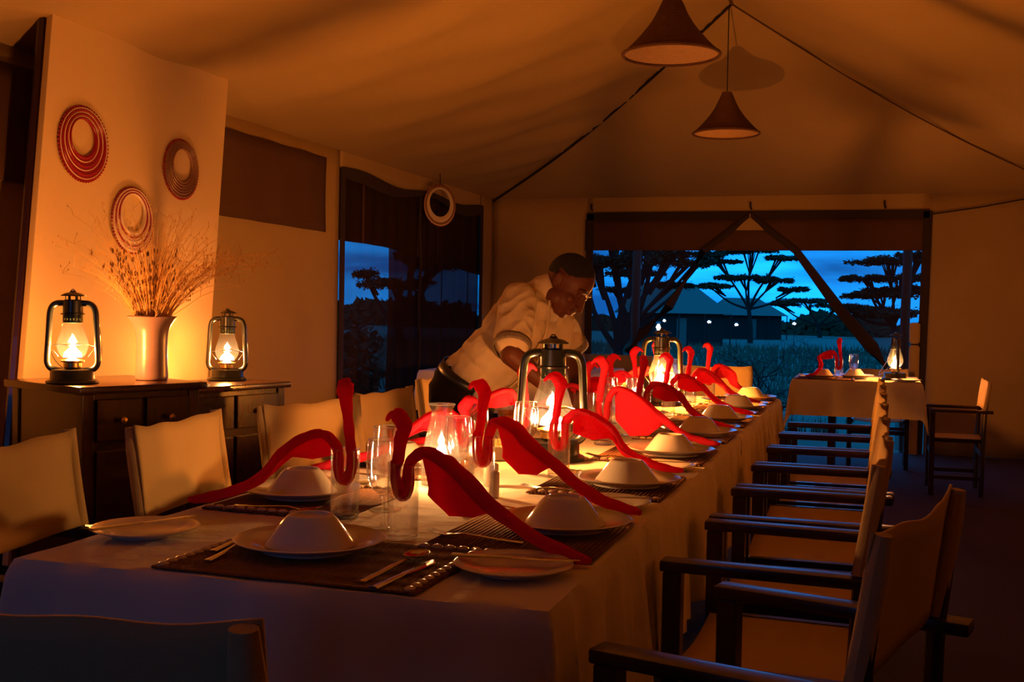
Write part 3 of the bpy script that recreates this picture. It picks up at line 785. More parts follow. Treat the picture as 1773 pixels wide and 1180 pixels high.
YR = [2.20, 2.82, 3.49, 4.11, 4.70, 5.36, 5.98]
XRp = -.572
SIDE = 'opposite the waiter'
MZ, PZ = ZT, ZT + .0072
for i, y in enumerate(YR):
    o = ORD[i]
    inst('mat', mk_mat, f'brown woven placemat {SIDE}, {o} from the near end', 'placemat', (-.615, y + (-.08 if i == 0 else 0), MZ), PI / 2, 'placemats opposite the waiter').scale = (.87, 1, 1)
    inst('plate', mk_plate, f'white dinner plate under a bowl {SIDE}, {o} from the near end', 'plate', (XRp, y, PZ), 0, 'dinner plates opposite the waiter')
    inst('bowl', mk_bowl, f'upturned white bowl on a plate {SIDE}, {o} from the near end', 'bowl', (XRp, y, PZ + .0095), 0, 'upturned bowls opposite the waiter')
    bp = (-.560, 1.818) if i == 0 else (-.555, y - .312)
    inst('bread', mk_bread, (f'white bread plate {SIDE}, {o} from the near end' if i else 'white bread plate near the table corner, in shadow, with red reflections'), 'plate', (bp[0], bp[1], ZT + .0005), 0, 'bread plates opposite the waiter')
    inst('knife', mk_knife, f'table knife lying across the bread plate {SIDE}, {o} from the near end', 'knife', (bp[0], bp[1] + .01, ZT + .0195), R(-80), 'knives on bread plates')
    inst('fork', mk_fork, f'fork on the placemat {SIDE}, {o} from the near end', 'fork', (-.70, y - .175, MZ + .0075), R(84), 'forks opposite the waiter')
    if i < 6:
        inst('spoon', mk_spoon, f'spoon on the placemat beyond the plate {SIDE}, {o} from the near end', 'spoon', (-.76, y + .155, MZ + .0075), R(80), 'spoons opposite the waiter')
# geese of this row: tumbler, tail, neck height, ...
GR = [(-.845, 2.012, (-.455, 1.90), .238, 1.0, .172, .034), (-.862, 2.53, (-.455, 2.345), .268, 1.0, .185, .040), (-.778, 2.92, (-.47, 3.015), .270, -.4, .175, .030), (-.835, 3.70, (-.459, 3.70), .285, 1.0, .19, .034),
      (-.805, 4.24, (-.477, 4.27), .275, 1, .18, .034), (-.81, 4.86, (-.469, 4.95), .265, -1, .18, .024), (-.80, 5.42, (-.50, 5.62), .28, 1, .18, .032), (-.79, 6.03, (-.56, 6.20), .285, 1, .175, .026)]
for i, (x, y, tl, nh, wg, pk, wd_) in enumerate(GR):
    inst('tumbler', mk_tumbler, f'straight glass tumbler holding a red napkin {SIDE}, {ORD[i]} from the near end', 'glass', (x, y, ZT), 0, 'tumblers opposite the waiter')
    lb = ['red goose napkin in shadow beside the near wine glass, tail toward the table corner', 'bright red goose napkin with hooked head in front of the salt and pepper shakers', 'red goose napkin standing in front of the large table lantern',
          'pink-red goose napkin with a big hanging wing just beyond the large lantern', 'red goose napkin glowing in front of the second lantern', 'thin red goose napkin beyond the second lantern', 'red goose napkin opposite the waiter, last but one from the far end', 'red goose napkin at the far end corner of the long table opposite the waiter'][i]
    goose(lb, x, y, tl, nh, wg if abs(wg) == 1 else -1, 0, wd_, .125 if i in (0, 1) else (.16 if i == 3 else .07), 'goose napkins opposite the waiter', peak=pk, beak=1 if i != 4 else .3, lift=.010 if i else 0)
WG = [(-.905, 2.055), (-.942, 2.582), (-.925, 3.10), (-.85, 4.02), (-.88, 4.47), (-.90, 5.12), (-.87, 5.70)]
for i, (x, y) in enumerate(WG):
    inst('wine', mk_wine, ['clear wine glass at the near end between two tumblers', 'clear wine glass just in front of the glass candle lamp', 'clear wine glass in front of the large lantern globe'][i] if i < 3 else f'clear wine glass {SIDE}, {ORD[i]} from the near end', 'wine glass', (x, y, ZT), 0, 'wine glasses opposite the waiter')

# waiter side
YLs = [2.34, 2.92, 3.54, 4.22, 4.78, 5.36, 5.97]
for i, y in enumerate(YLs):
    o = ORD[i]; S2 = 'on the waiter side'
    inst('mat', mk_mat, f'brown woven placemat {S2}, {o} from the near end', 'placemat', (-1.20, y - .01, MZ), PI / 2, 'placemats on the waiter side').scale = (.87, 1, 1)
    inst('plate', mk_plate, f'white dinner plate {S2}, {o} from the near end', 'plate', (-1.235, y, PZ), 0, 'dinner plates on the waiter side')
    inst('bowl', mk_bowl, f'upturned white bowl {S2}, {o} from the near end', 'bowl', (-1.235, y, PZ + .0095), 0, 'upturned bowls on the waiter side')
    if i < 5:
        inst('bread', mk_bread, f'white bread plate {S2}, {o} from the near end' if i else 'white bread plate by the table edge beyond the upturned bowl on the waiter side', 'plate', (-1.25, y + .285, ZT + .0005), 0, 'bread plates on the waiter side')
        inst('knife', mk_knife, f'table knife across the bread plate {S2}, {o} from the near end', 'knife', (-1.25, y + .285, ZT + .0195), R(75), 'knives on waiter-side bread plates')
inst('fork', mk_fork, 'fork on the first waiter-side placemat, beside the long red napkin tail', 'fork', (-1.20, 2.16, MZ + .0075), R(-88), 'forks on the waiter side')
GL = [(-1.04, 2.162, (-1.375, 2.115), .288, -1, .175, .028), (-1.03, 2.87, (-1.37, 2.66), .20, 1, .17, .03), (-1.03, 3.41, (-1.37, 3.27), .27, 1, .19, .032), (-.99, 4.10, (-1.34, 3.92), .25, -1, .17, .028), (-1.0, 4.54, (-1.36, 4.50), .265, 1, .17, .026), (-1.02, 5.13, (-1.36, 5.08), .28, 1, .17, .026), (-1.03, 5.74, (-1.37, 5.68), .30, 1, .17, .024)]
for i, (x, y, tl, nh, wg, pk, wd_) in enumerate(GL):
    inst('tumbler', mk_tumbler, f'straight glass tumbler holding a red napkin on the waiter side, {ORD[i]} from the near end', 'glass', (x, y, ZT), 0, 'tumblers on the waiter side')
    lb = 'tall red goose napkin with straight upright neck at the near end, tail toward the sideboards' if i == 0 else f'pink-red goose napkin on the waiter side, {ORD[i]} from the near end'
    goose(lb, x, y, tl, nh, wg, .0, wd_, .05 if i else .06, 'goose napkins on the waiter side', peak=pk, beak=.12 if i == 0 else (1.0))
WL = [(-1.0, 2.29), (-1.10, 3.48), (-1.06, 3.06), (-.98, 4.44)]
for i, (x, y) in enumerate(WL):
    inst('wine', mk_wine, ['clear wine glass standing behind the near wine glass, waiter side', 'wine glass with a little amber drink beyond the hooked red napkin', 'clear wine glass beyond the glass candle lamp on the waiter side', 'clear wine glass in front of the waiter'][i], 'wine glass', (x, y, ZT), 0, 'wine glasses on the waiter side')
tag(MB().lathe([(0, .08), (.02, .088), (.0305, .107), (.0325, .12), (.031, .121), (0, .121)], 24, cap=False, c=(-1.10, 3.48, ZT)).build('amber_drink', WATER), 'shallow amber drink in the wine glass on the waiter side', 'drink')

# head setting at the near end
inst('mat', mk_mat, 'dark woven placemat with cowrie shell border at the near head of the table', 'placemat', (-.888, 1.775, MZ), R(-1)).scale = (1.04, 1, 1)
inst('plate', mk_plate, 'white dinner plate under the upturned bowl at the near head of the table', 'plate', (-.945, 1.825, PZ))
inst('bowl', mk_bowl, 'upturned white bowl in shadow at the near head of the table, closest to the camera', 'bowl', (-.945, 1.825, PZ + .0095))
inst('bread', mk_bread, 'white bread plate at the table corner on the waiter side, before the first chair', 'plate', (-1.312, 1.855, ZT))
inst('knife', mk_knife, 'table knife lying on the corner bread plate on the waiter side', 'knife', (-1.314, 1.857, ZT + .0195), R(-25))
inst('fork', mk_fork, 'fork with tines up beyond the plate on the near head placemat', 'fork', (-1.095, 1.835, MZ + .0075), R(3))
inst('fork', mk_fork, 'second fork lying flat by the shell border of the near head placemat', 'fork', (-1.065, 1.765, MZ + .0075), R(5))
inst('spoon', mk_spoon, 'spoon on the near head placemat beside the dinner plate', 'spoon', (-.742, 1.735, MZ + .0075), R(-6))
inst('knife', mk_knife, 'table knife beside the spoon on the near head placemat', 'knife', (-.708, 1.70, MZ + .0075), R(-4))

# small things in the middle of the table
def shaker(label, x, y, h, r):
    t = thing('shaker', label, 'shaker', (x, y, ZT), 0, 'salt and pepper')
    MB().lathe([(0, 0), (r, 0), (r, h * .86)], 20, cap=True).build('body', METALS, t)
    MB().lathe([(r, h * .865), (r * .98, h * .95), (r * .7, h), (0, h * 1.0)], 20).build('cap', METALS, t)
shaker('wider steel shaker behind the hooked red napkin', -.895, 2.70, .058, .019)
shaker('slim steel shaker beside the wider one, below the red wing', -.835, 2.545, .062, .012)
t = thing('toothpick_holder', 'small box of toothpicks between the large lantern and the amber drink', 'toothpick holder', (-1.02, 3.20, ZT), .3)
MB().box((0, 0, .02), (.07, .05, .04)).build('box', STICK, t, smooth=0, bevel=.003)
g = MB()
for i in range(26):
    x, y = random.uniform(-.03, .03), random.uniform(-.02, .02); g.sweep([(x, y, .03), (x * 1.15, y * 1.15, .056 + random.uniform(0, .008))], .0011, 5)
o = g.build('toothpick', STICK, t); o.name = 'toothpick_bundle'; o['kind'] = 'stuff'
t = thing('water_jug', 'patterned straight glass jug beside the large lantern', 'jug', (-.95, 3.93, ZT))
prof = [(0, 0), (.045, 0)] + [(.046 + .002 * (i % 2), .008 + .012 * i) for i in range(12)] + [(.047, .155), (.0445, .155), (.043, .01), (0, .009)]
MB().lathe(prof, 28, cap=False).build('body', GLASSM, t, smooth=60)

# small table by the opening
inst('mat', mk_mat, 'woven placemat on the small table by the back opening', 'placemat', (-.28, 8.45, MZ), 0).scale = (.9, 1, 1)
for lb, x, y in (('on the small table near its corner', -.30, 8.45), ('on the small table beside the wine glass', -.08, 8.62)):
    inst('plate', mk_plate, 'white dinner plate ' + lb, 'plate', (x, y, PZ), 0, 'plates on the small table')
    inst('bowl', mk_bowl, 'upturned white bowl ' + lb, 'bowl', (x, y, PZ + .0095), 0, 'upturned bowls on the small table')
inst('bread', mk_bread, 'white bread plate at the corner of the small table beyond the lantern', 'plate', (.27, 8.40, ZT))
inst('wine', mk_wine, 'wine glass on the small table beside its red napkin', 'wine glass', (-.085, 8.40, ZT))
inst('tumbler', mk_tumbler, 'tumbler holding the red napkin on the small table', 'glass', (-.185, 8.36, ZT))
goose('small red goose napkin on the small table by the back opening', -.185, 8.36, (-.40, 8.32), .29, -1, .0, .028, .06, None, peak=.20, beak=.4)
# corner table behind the waiter
inst('plate', mk_plate, 'white dinner plate on the corner table behind the waiter', 'plate', (-2.08, 8.40, ZT))
inst('bowl', mk_bowl, 'upturned white bowl on the corner table behind the waiter', 'bowl', (-2.08, 8.40, ZT + .0095))
# tied flap lit by the lantern
t = tag(MB().sweep(crom([(.40, 10.54, 1.16), (.40, 10.53, 1.08), (.40, 10.52, .97), (.40, 10.53, .80), (.40, 10.54, .40), (.40, 10.54, .005)], 5), [(.030, .014) if k == 0 else ((.045, .02) if k != 10 else (.025, .014)) for k in range(26)], 12, side=(1, 0, 0)).build('rolled_door_flap', CANVAS), 'pale rolled canvas flap tied beside the back opening, lit by the small table lantern', 'flap')
MB().torus((.40, 10.52, .97), .028, .007, 20, 6).build('tie_strap', DARKTAPE, t)

# ------------------------------------------------------------------ vase of dry grass
t = thing('vase', 'flared mauve ceramic vase on the sideboard, holding dry grass', 'vase', (-2.665, 3.80, .901))
pr = crom([(.058, 0), (.062, .01), (.0605, .06), (.059, .12), (.0605, .17), (.068, .205), (.084, .232), (.096, .245)], 4)
inn = [(r - .006, z) for r, z in pr][::-1]
MB().lathe([(0, 0)] + pr + [(.092, .249)] + inn[:-1] + [(0, .012)], 40, cap=False).build('body', CERAM, t, smooth=50)
t = thing('dry_grass', 'spray of dry golden grass and seed heads standing in the mauve vase', 'dried plant', (-2.665, 3.80, .901))
g = MB(); g2 = MB(); rnd = random.Random(11)
def stem(g, az, lean, ln, r=.0013, curl=.0):
    ca, sa = math.cos(az), math.sin(az); pts = []
    n = 8
    for k in range(n + 1):
        s = k / n; a = lean * (s ** 1.25) + curl * s * s
        rad = .035 * min(1, lean * 2) + ln * s * math.sin(a) * .92; z = .06 + ln * s * math.cos(a * .8)
        if z < .25: rad = min(rad, .05)
        pts.append((ca * rad, sa * rad, z))
    g.sweep(pts, [r * (1 - .6 * k / n) for k in range(n + 1)], 4, cap=False); return pts
for i in range(210):
    az = rnd.uniform(0, 2 * PI); lean = abs(rnd.gauss(0, .33)); ln = rnd.uniform(.36, .62)
    p = stem(g, az, lean, ln, curl=rnd.uniform(-.1, .35))
    for q in range(rnd.randint(3, 7)):   # side sprigs
        k = rnd.randint(4, 8); b = Vector(p[k]); d = Vector((rnd.gauss(0, .5), rnd.gauss(0, .5), rnd.uniform(.3, 1))).normalized()
        e = b + d * rnd.uniform(.02, .065); g.sweep([b, (b + e) / 2 + Vector((rnd.gauss(0, .004),) * 3), e], [.0007, .0006, .0005], 3, cap=False)
        if rnd.random() < .6: g.ell(e, (.0016, .0016, .005), nu=5, nv=4)
for i in range(26):   # long loose stems leaning toward the far side
    az = R(rnd.uniform(55, 100)); p = stem(g, az, rnd.uniform(.75, 1.0), rnd.uniform(.50, .66), r=.0020, curl=.15)
    for q in range(9):
        k = rnd.randint(4, 8); b = Vector(p[k]); d = Vector((rnd.gauss(0, .4), rnd.gauss(.3, .4), rnd.uniform(-.1, 1))).normalized()
        e = b + d * rnd.uniform(.03, .07); g.sweep([b, e], [.0008, .0005], 3, cap=False); g.ell(e, (.002, .002, .006), nu=5, nv=4)
o = g.build('grass_stems', STRAW, t, smooth=60); o['kind'] = 'stuff'
for i in range(26):
    az = rnd.uniform(PI * .9, PI * 1.9); p = stem(g2, az, rnd.uniform(.25, .5), rnd.uniform(.36, .46), r=.0014)
    for k in (5, 6, 7, 8):
        for q in range(2): g2.ell(Vector(p[k]) + Vector((rnd.gauss(0, .005), rnd.gauss(0, .005), rnd.gauss(0, .008))), (.003, .003, .010), nu=5, nv=4)
o = g2.build('seed_heads', SEEDH, t, smooth=60); o['kind'] = 'stuff'
lab(o, 'darker stems with blackish seed heads')

# ================================================================== THE WAITER
from mathutils import noise as mnoise
def V(*a): return Vector(a)
def capsule(g, p, q, r1, r2, n=14):
    p, q = Vector(p), Vector(q); k = 6
    g.sweep([p + (q - p) * i / k for i in range(k + 1)], [r1 + (r2 - r1) * i / k for i in range(k + 1)], n)
    g.ell(p, (r1, r1, r1), nu=n, nv=8); g.ell(q, (r2, r2, r2), nu=n, nv=8)
def remesh(g, name, m, parent, voxel, smooth=4, crumple=0.0, cs=14.0, keep=None):
    """fuse overlapping solids into one continuous surface"""
    me = g.mesh(name + '_raw', None, smooth=0); o = bpy.data.objects.new(name, me); COL.objects.link(o)
    md = o.modifiers.new('r', 'REMESH'); md.mode = 'VOXEL'; md.voxel_size = voxel
    if smooth:
        s = o.modifiers.new('s', 'SMOOTH'); s.iterations = smooth; s.factor = .5
    dg = bpy.context.evaluated_depsgraph_get(); me2 = bpy.data.meshes.new_from_object(o.evaluated_get(dg))
    o.modifiers.clear(); o.data = me2; me2.name = name
    if crumple:
        ns = [v.normal.copy() for v in me2.vertices]
        for v, n_ in zip(me2.vertices, ns):
            c = v.co
            d = mnoise.noise(V(c.x * cs, c.y * cs, c.z * cs * .55)) + .9 * (.55 - abs(mnoise.noise(V(c.x * cs * .9 + c.z * 7, c.y * cs * .9, c.z * cs * 1.3 - c.x * 9))) * 2.2)
            v.co = c + n_ * (crumple * d)
    if keep:
        bm = bmesh.new(); bm.from_mesh(me2)
        bmesh.ops.delete(bm, geom=[v for v in bm.verts if not keep(v.co)], context='VERTS'); bm.to_mesh(me2); bm.free()
    me2.materials.clear(); me2.materials.append(m)
    for p in me2.polygons: p.use_smooth = True
    if parent: o.parent = parent
    return o
A_ = rgt; C_ = -fwd            # across the view, toward the near end of the tent
rsh, lsh = V(-1.275, 4.135, 1.235), V(-1.225, 4.455, 1.205)
relb, rwr, rhd = V(-1.245, 3.965, 1.035), V(-1.105, 4.035, .905), V(-1.055, 4.065, .865)
lelb, lwr, lhd = V(-1.165, 4.56, 1.035), V(-1.09, 4.33, .915), V(-1.06, 4.24, .872)
pel, chest, neck = V(-1.475, 4.215, .915), V(-1.315, 4.275, 1.13), V(-1.235, 4.292, 1.262)
side = (lsh - rsh).normalized()
spine = (neck - pel).normalized()
front = side.cross(spine).normalized() * -1
if front.x < 0: front = -front
def fr(x, y, z): return Matrix((x, y, z)).transposed()
TM = fr(side, front, spine)
hc = V(-1.118, 4.297, 1.307)
fh = (A_ * .62 - UP * .68 + C_ * .40).normalized()
uh = (A_ * .65 + UP * .70 + C_ * .18); uh = (uh - fh * uh.dot(fh)).normalized()
rh = fh.cross(uh).normalized()
HM = fr(rh, fh, uh)
def hp(x, y, z): return hc + HM @ V(x, y, z)
man = thing('person', 'man in a cream short-sleeved shirt and dark trousers bending over the long table', 'person', (-1.58, 4.22, 0))
off = Vector(man.location)
g = MB()
# head
g.ell(hp(0, -.008, .022), (.076, .098, .092), HM, 24, 16)
g.ell(hp(0, .034, -.042), (.062, .060, .082), HM, 20, 14)
g.ell(hp(0, .046, -.088), (.043, .042, .032), HM, 18, 12); g.ell(hp(0, .070, -.102), (.022, .018, .016), HM)
capsule(g, hp(0, .090, .004), hp(0, .108, -.036), .008, .0125); g.ell(hp(0, .113, -.040), (.0135, .011, .010), HM)
for s in (-1, 1):
    g.ell(hp(s * .0155, .100, -.043), (.011, .012, .009), HM)
    g.ell(hp(s * .032, .080, .020), (.027, .014, .0085), HM)
    g.ell(hp(s * .040, .064, -.030), (.021, .021, .020), HM)
    g.ell(hp(s * .031, .081, .000), (.0155, .010, .0085), HM)
    g.ell(hp(s * .078, -.010, -.010), (.008, .019, .031), HM); g.ell(hp(s * .085, -.018, -.002), (.006, .012, .022), HM)
    g.ell(hp(s * .055, .010, -.07), (.014, .034, .030), HM)
g.ell(hp(0, .094, -.064), (.026, .012, .0075), HM); g.ell(hp(0, .092, -.078), (.023, .012, .0085), HM)
capsule(g, hp(0, -.03, -.06), neck + V(.0, 0, -.02), .056, .066)
# hidden trunk and limbs
for c, r in ((pel, (.135, .105, .12)), ((pel + chest) / 2, (.13, .10, .13)), (chest, (.145, .105, .13)), (neck + (chest - neck) * .35, (.13, .085, .09))): g.ell(c, r, TM, 20, 12)
capsule(g, rsh, relb, .050, .042); capsule(g, relb, rwr, .043, .028); capsule(g, lsh, lelb, .050, .042); capsule(g, lelb, lwr, .043, .028)
hipr, hipl = pel + V(-.03, -.06, -.06), pel + V(-.03, .10, -.06)
for h_, ky, ay in ((hipr, 4.175, 4.18), (hipl, 4.31, 4.35)):
    capsule(g, h_, V(-1.545, ky + .03, .48), .078, .055); capsule(g, V(-1.545, ky + .03, .48), V(-1.60, ay, .09), .052, .036)
def hand(g, wr, hd, pn, thumb):
    d = (hd - wr).normalized(); pn = (Vector(pn) - d * Vector(pn).dot(d)).normalized(); sd = d.cross(pn).normalized() * thumb
    m = fr(sd, d, pn)
    g.ell(wr + d * .052, (.040, .050, .016), m, 16, 10); capsule(g, wr - d * .01, wr + d * .03, .027, .026)
    for i, (sx, ln) in enumerate(((.030, .070), (.010, .078), (-.010, .073), (-.029, .058))):
        b = wr + d * .088 + sd * sx; k = b + d * ln * .5 - pn * .010; e = k + (d * .55 - pn * .85).normalized() * ln * .34; f = e + (d * .1 - pn).normalized() * ln * .25
        capsule(g, b - d * .02, k, .0095, .0088, 8); capsule(g, k, e, .0088, .008, 8); capsule(g, e, f, .008, .0072, 8)
    b = wr + d * .035 + sd * .032; k = b + (d * .6 + sd * .75 - pn * .3).normalized() * .042; e = k + (d * .85 + sd * .1 - pn * .5).normalized() * .030
    capsule(g, b, k, .013, .0105, 8); capsule(g, k, e, .0105, .009, 8)
hand(g, rwr, rhd, (-.35, -.75, .55), -1)
hand(g, lwr, lhd, (-.35, .70, .60), 1)
g.v = [tuple(Vector(p) - off) for p in g.v]
remesh(g, 'body', SKIN, man, .0038, 2)
g = MB(); g.ell(hp(0, -.0105, .0235), (.0772, .0990, .0925), HM, 110, 72)
iv = HM.transposed()
g.v = [tuple(Vector(p) - off) for p in g.v]
def hk(c):
    q = iv @ (c + off - hc); return q.z > .034 + .62 * max(q.y, -.09) + .012 * math.cos(q.x * 40) and not (abs(q.x) > .062 and q.z < .028 and q.y > -.035)
me = g.mesh('hair', HAIR); bm = bmesh.new(); bm.from_mesh(me); bmesh.ops.delete(bm, geom=[v for v in bm.verts if not hk(v.co)], context='VERTS'); bm.to_mesh(me); bm.free()
o = bpy.data.objects.new('hair', me); COL.objects.link(o); o.parent = man
for s in (-1, 1):
    g = MB(); g.sweep([hp(s * .049, .079, .026), hp(s * .034, .0915, .030), hp(s * .017, .092, .026)], [(.0015, .001), (.003, .0012), (.002, .001)], 6)
    g.v = [tuple(Vector(p) - off) for p in g.v]; g.build('eyebrow', HAIR, man)
    g = MB(); g.sweep([hp(s * .043, .0865, -.005), hp(s * .031, .0905, -.007), hp(s * .021, .0875, -.005)], [.0008, .0014, .0008], 6)
    g.v = [tuple(Vector(p) - off) for p in g.v]; g.build('eyelash', HAIR, man)
g = MB(); g.sweep([hp(-.024, .099, -.0565), hp(0, .1055, -.0535), hp(.024, .099, -.0565)], [(.0012, .001), (.004, .0015), (.0012, .001)], 6)
g.v = [tuple(Vector(p) - off) for p in g.v]; g.build('moustache', HAIR, man)
# shirt
g = MB()
g.ell(pel + spine * .045 + front * .012, (.172, .135, .10), TM, 22, 14)
g.ell((pel + chest) / 2 + front * .022, (.172, .142, .14), TM, 22, 14)
g.ell(chest + front * .004, (.172, .128, .14), TM, 22, 14)
g.ell(neck + (chest - neck) * .42, (.158, .100, .10), TM, 22, 14)
g.ell(rsh + spine * -.008, (.068, .070, .070), TM); g.ell(lsh + spine * -.008, (.068, .070, .070), TM)
capsule(g, rsh, rsh + (relb - rsh) * .78, .070, .070); capsule(g, lsh, lsh + (lelb - lsh) * .83, .070, .068)
capsule(g, neck + spine * -.03, neck + (hp(0, -.03, -.06) - neck) * .30, .078, .068)
# loose fold over the belt
g.ell(pel + spine * .03 - front * .06, (.15, .07, .055), TM); g.ell(pel + spine * -.005 + front * .085 - side * .05, (.09, .045, .075), TM)
g.v = [tuple(Vector(p) - off) for p in g.v]
shirt = remesh(g, 'shirt', SHIRT, man, .0055, 3, .0080, 13)
# collar, placket, cuffs
g = MB(); nd = (hp(0, -.03, -.06) - neck).normalized()
cx = nd.cross(front).normalized(); cm = fr(cx, nd.cross(cx).normalized(), nd)
def ring(c, m, rx, ry, h, flare, n=40, a0=0, a1=2 * PI):
    return lambda u, v: tuple(c + m @ V((rx + flare * v) * math.cos(a0 + (a1 - a0) * u), (ry + flare * v) * math.sin(a0 + (a1 - a0) * u), h * v) - off)
g.grid(ring(neck + nd * .022, cm, .067, .070, .042, -.004), 40, 4)
g.build('collar', SHIRT, man, smooth=180, thick=.004)
g = MB()
pc = [neck + front * .072 + spine * .012, chest + front * .128 + spine * .06, chest + front * .139, (pel + chest) / 2 + front * .162, pel + spine * .04 + front * .148]
g.sweep([tuple(Vector(p) - side * .045 - off) for p in crom([tuple(p) for p in pc], 5) for p in [Vector(p)]], [(.013, .004)] * 21, 8, side=tuple(side))
g.build('placket', SHIRT, man)
for sh, el, f in ((rsh, relb, .86), (lsh, lelb, .90)):
    d = (el - sh).normalized(); sx_ = d.cross(UP).normalized(); m = fr(sx_, d.cross(sx_).normalized(), d)
    MB().grid(ring(sh + (el - sh) * (f - .06), m, .0735, .0735, .032, .0), 32, 3).build('patterned_cuff', TRIMM, man, smooth=180, thick=.004)
# trousers, belt, pouch, shoes
g = MB()
g.ell(pel + V(-.02, 0, -.01), (.172, .132, .11), TM, 22, 14); g.ell(pel + V(-.07, -.07, -.05), (.095, .095, .105)); g.ell(pel + V(-.07, .07, -.05), (.095, .095, .105))
for h_, ky, ay in ((hipr, 4.175, 4.18), (hipl, 4.31, 4.35)):
    capsule(g, h_, V(-1.545, ky + .03, .48), .090, .072); capsule(g, V(-1.545, ky + .03, .48), V(-1.60, ay, .10), .072, .062)
g.v = [tuple(Vector(p) - off) for p in g.v]
remesh(g, 'trousers', TROUS, man, .008, 4, .005, 10)
bsp = (spine * .8 + UP * .2).normalized()
g = MB(); g.grid(ring(pel + spine * -.012, fr(side, front, spine), .176, .139, .036, .0), 48, 2); g.build('belt', PHONE, man, smooth=180, thick=.004)
MB().box(tuple(pel - side * .13 + front * .105 - spine * .01 - off), (.045, .055, .085), rz=.4, ry=.5).build('phone_pouch', PHONE, man, smooth=0, bevel=.006)
for ay in (4.17, 4.35):
    g = MB(); g.ell((-1.555 - off.x, ay - off.y, .045), (.135, .048, .045)); g.ell((-1.61 - off.x, ay - off.y, .075), (.05, .042, .05))
    remesh(g, 'shoe', PHONE, man, .008, 3, keep=None)

# ================================================================== OUTSIDE
rnd = random.Random(5)
def acacia(label, x, y, trunk_h, spread, tiers, seed, leaves=900, bare=False, zb=None, thick=.16):
    r_ = random.Random(seed); zb = gz(y) - .1 if zb is None else zb
    t = thing('acacia_tree', label, 'tree', (x, y, zb), 0, None)
    gb = MB(); gl = MB()
    fork = V(r_.uniform(-.2, .2), 0, trunk_h * .45)
    gb.sweep([(0, 0, 0), tuple(fork * .5 + V(.05, 0, 0)), tuple(fork)], [thick, thick * .8, thick * .65], 8)
    for (tx, tz, sp, th) in tiers:
        end = V(tx, r_.uniform(-.6, .6), tz)
        gb.sweep([tuple(v) for v in crom([tuple(fork), tuple(fork * .55 + end * .45 + V(r_.uniform(-.2, .2), 0, -.15)), tuple(end)], 4)], [thick * .5 - thick * .035 * i for i in range(9)], 6)
        for b in range(13):
            a = r_.uniform(0, 2 * PI); q = end + V(sp * .85 * math.cos(a) * r_.uniform(.5, 1), sp * .6 * math.sin(a), r_.uniform(-.05, th))
            gb.sweep([tuple(end * .6 + fork * .4), tuple(end * .7 + q * .3 + V(0, 0, .05)), tuple(q)], [thick * .22, thick * .15, thick * .06], 5)
        cl = []
        for b in range(int(9 + 7 * sp)):
            a = r_.uniform(0, 2 * PI); rr = math.sqrt(r_.random()) * .85
            cl.append((end + V(sp * rr * math.cos(a), sp * .7 * rr * math.sin(a), th * r_.uniform(-.1, .75) * (1 - .6 * rr)), r_.uniform(.18, .34) * sp))
        for b in range(int(leaves * sp * 2.2)):
            c0, cr_ = r_.choice(cl); a = r_.uniform(0, 2 * PI); rr = r_.random() ** .6
            c = c0 + V(cr_ * rr * math.cos(a), cr_ * .8 * rr * math.sin(a), r_.gauss(0, .045) + .05 * (1 - rr))
            s = r_.uniform(.025, .06) * (y / 24) ** .5; d = V(r_.gauss(0, 1), r_.gauss(0, 1), r_.gauss(0, .3)).normalized() * s; e = V(r_.gauss(0, 1), r_.gauss(0, 1), r_.gauss(0, .5)).normalized() * s * .5
            gl.add([c - d - e, c + d - e * .4, c + d * .8 + e, c - d * .6 + e], [(0, 1, 2, 3)])
    gb.build('trunk', BARK, t)
    o = gl.build('foliage', LEAF, t, smooth=0)
    return t
# tiers = (dx, height, spread, thickness)
t_ = acacia('tall flat-topped acacia between the guest tents, framed by the tied-back netting', -6.60, 68.3, 4.2, 2, [(-.09, 4.88, 1.9, .28), (-1.76, 4.36, 1.22, .21), (1.45, 4.51, 1.1, .18), (-.36, 3.46, 1.59, .31), (1.24, 3.34, 1.29, .24), (-2.12, 3.0, 1.41, .24), (2.17, 2.9, .8, .18)], 3, 1000, thick=.16); t_.scale = (1.12, 1.12, 1.12)
acacia('spreading many-branched acacia nearer the waiter, in front of the big guest tent', -7.86, 39.5, 2.4, 2, [(-.93, 3.43, .92, .18), (.55, 3.58, 1.22, .18), (1.87, 3.27, 1.02, .14), (.16, 2.94, 1.22, .2), (1.23, 2.55, .86, .16), (2.53, 3.59, .78, .12), (-.6, 2.33, .82, .16), (-.2, 3.9, 1.0, .3)], 8, 1100, thick=.15)
acacia('forked dark acacia close outside the netting beside the head of the waiter', -4.55, 21.5, 1.6, 2, [(-.75, 2.75, .55, .16), (-.2, 2.95, .6, .2), (.55, 2.85, .6, .16), (-.45, 2.35, .6, .2), (.35, 2.4, .5, .16), (.9, 2.55, .5, .12)], 41, 1500, thick=.15)
acacia('dense acacia beyond the small table, dark against the sky', 1.01, 47.5, 3.0, 2, [(-.24, 3.84, 1.52, .32), (-1.14, 3.13, 1.03, .21), (.23, 3.11, 1.33, .32), (-.67, 2.45, 1.52, .37), (.94, 4.09, .92, .28), (-1.8, 1.95, .69, .21), (.6, 2.6, 1.3, .5), (-.2, 1.7, 1.6, .4)], 12, 1500, thick=.17)
acacia('low far acacia grove between the flat-topped acacia and the dense acacia', -3.58, 93.2, 2.4, 2, [(-1.18, 2.88, 2.53, .46), (1.35, 2.51, 2.3, .46), (-3.15, 2.62, 1.74, .37), (3.65, 2.28, 2.76, .55)], 14, 700, thick=.2)
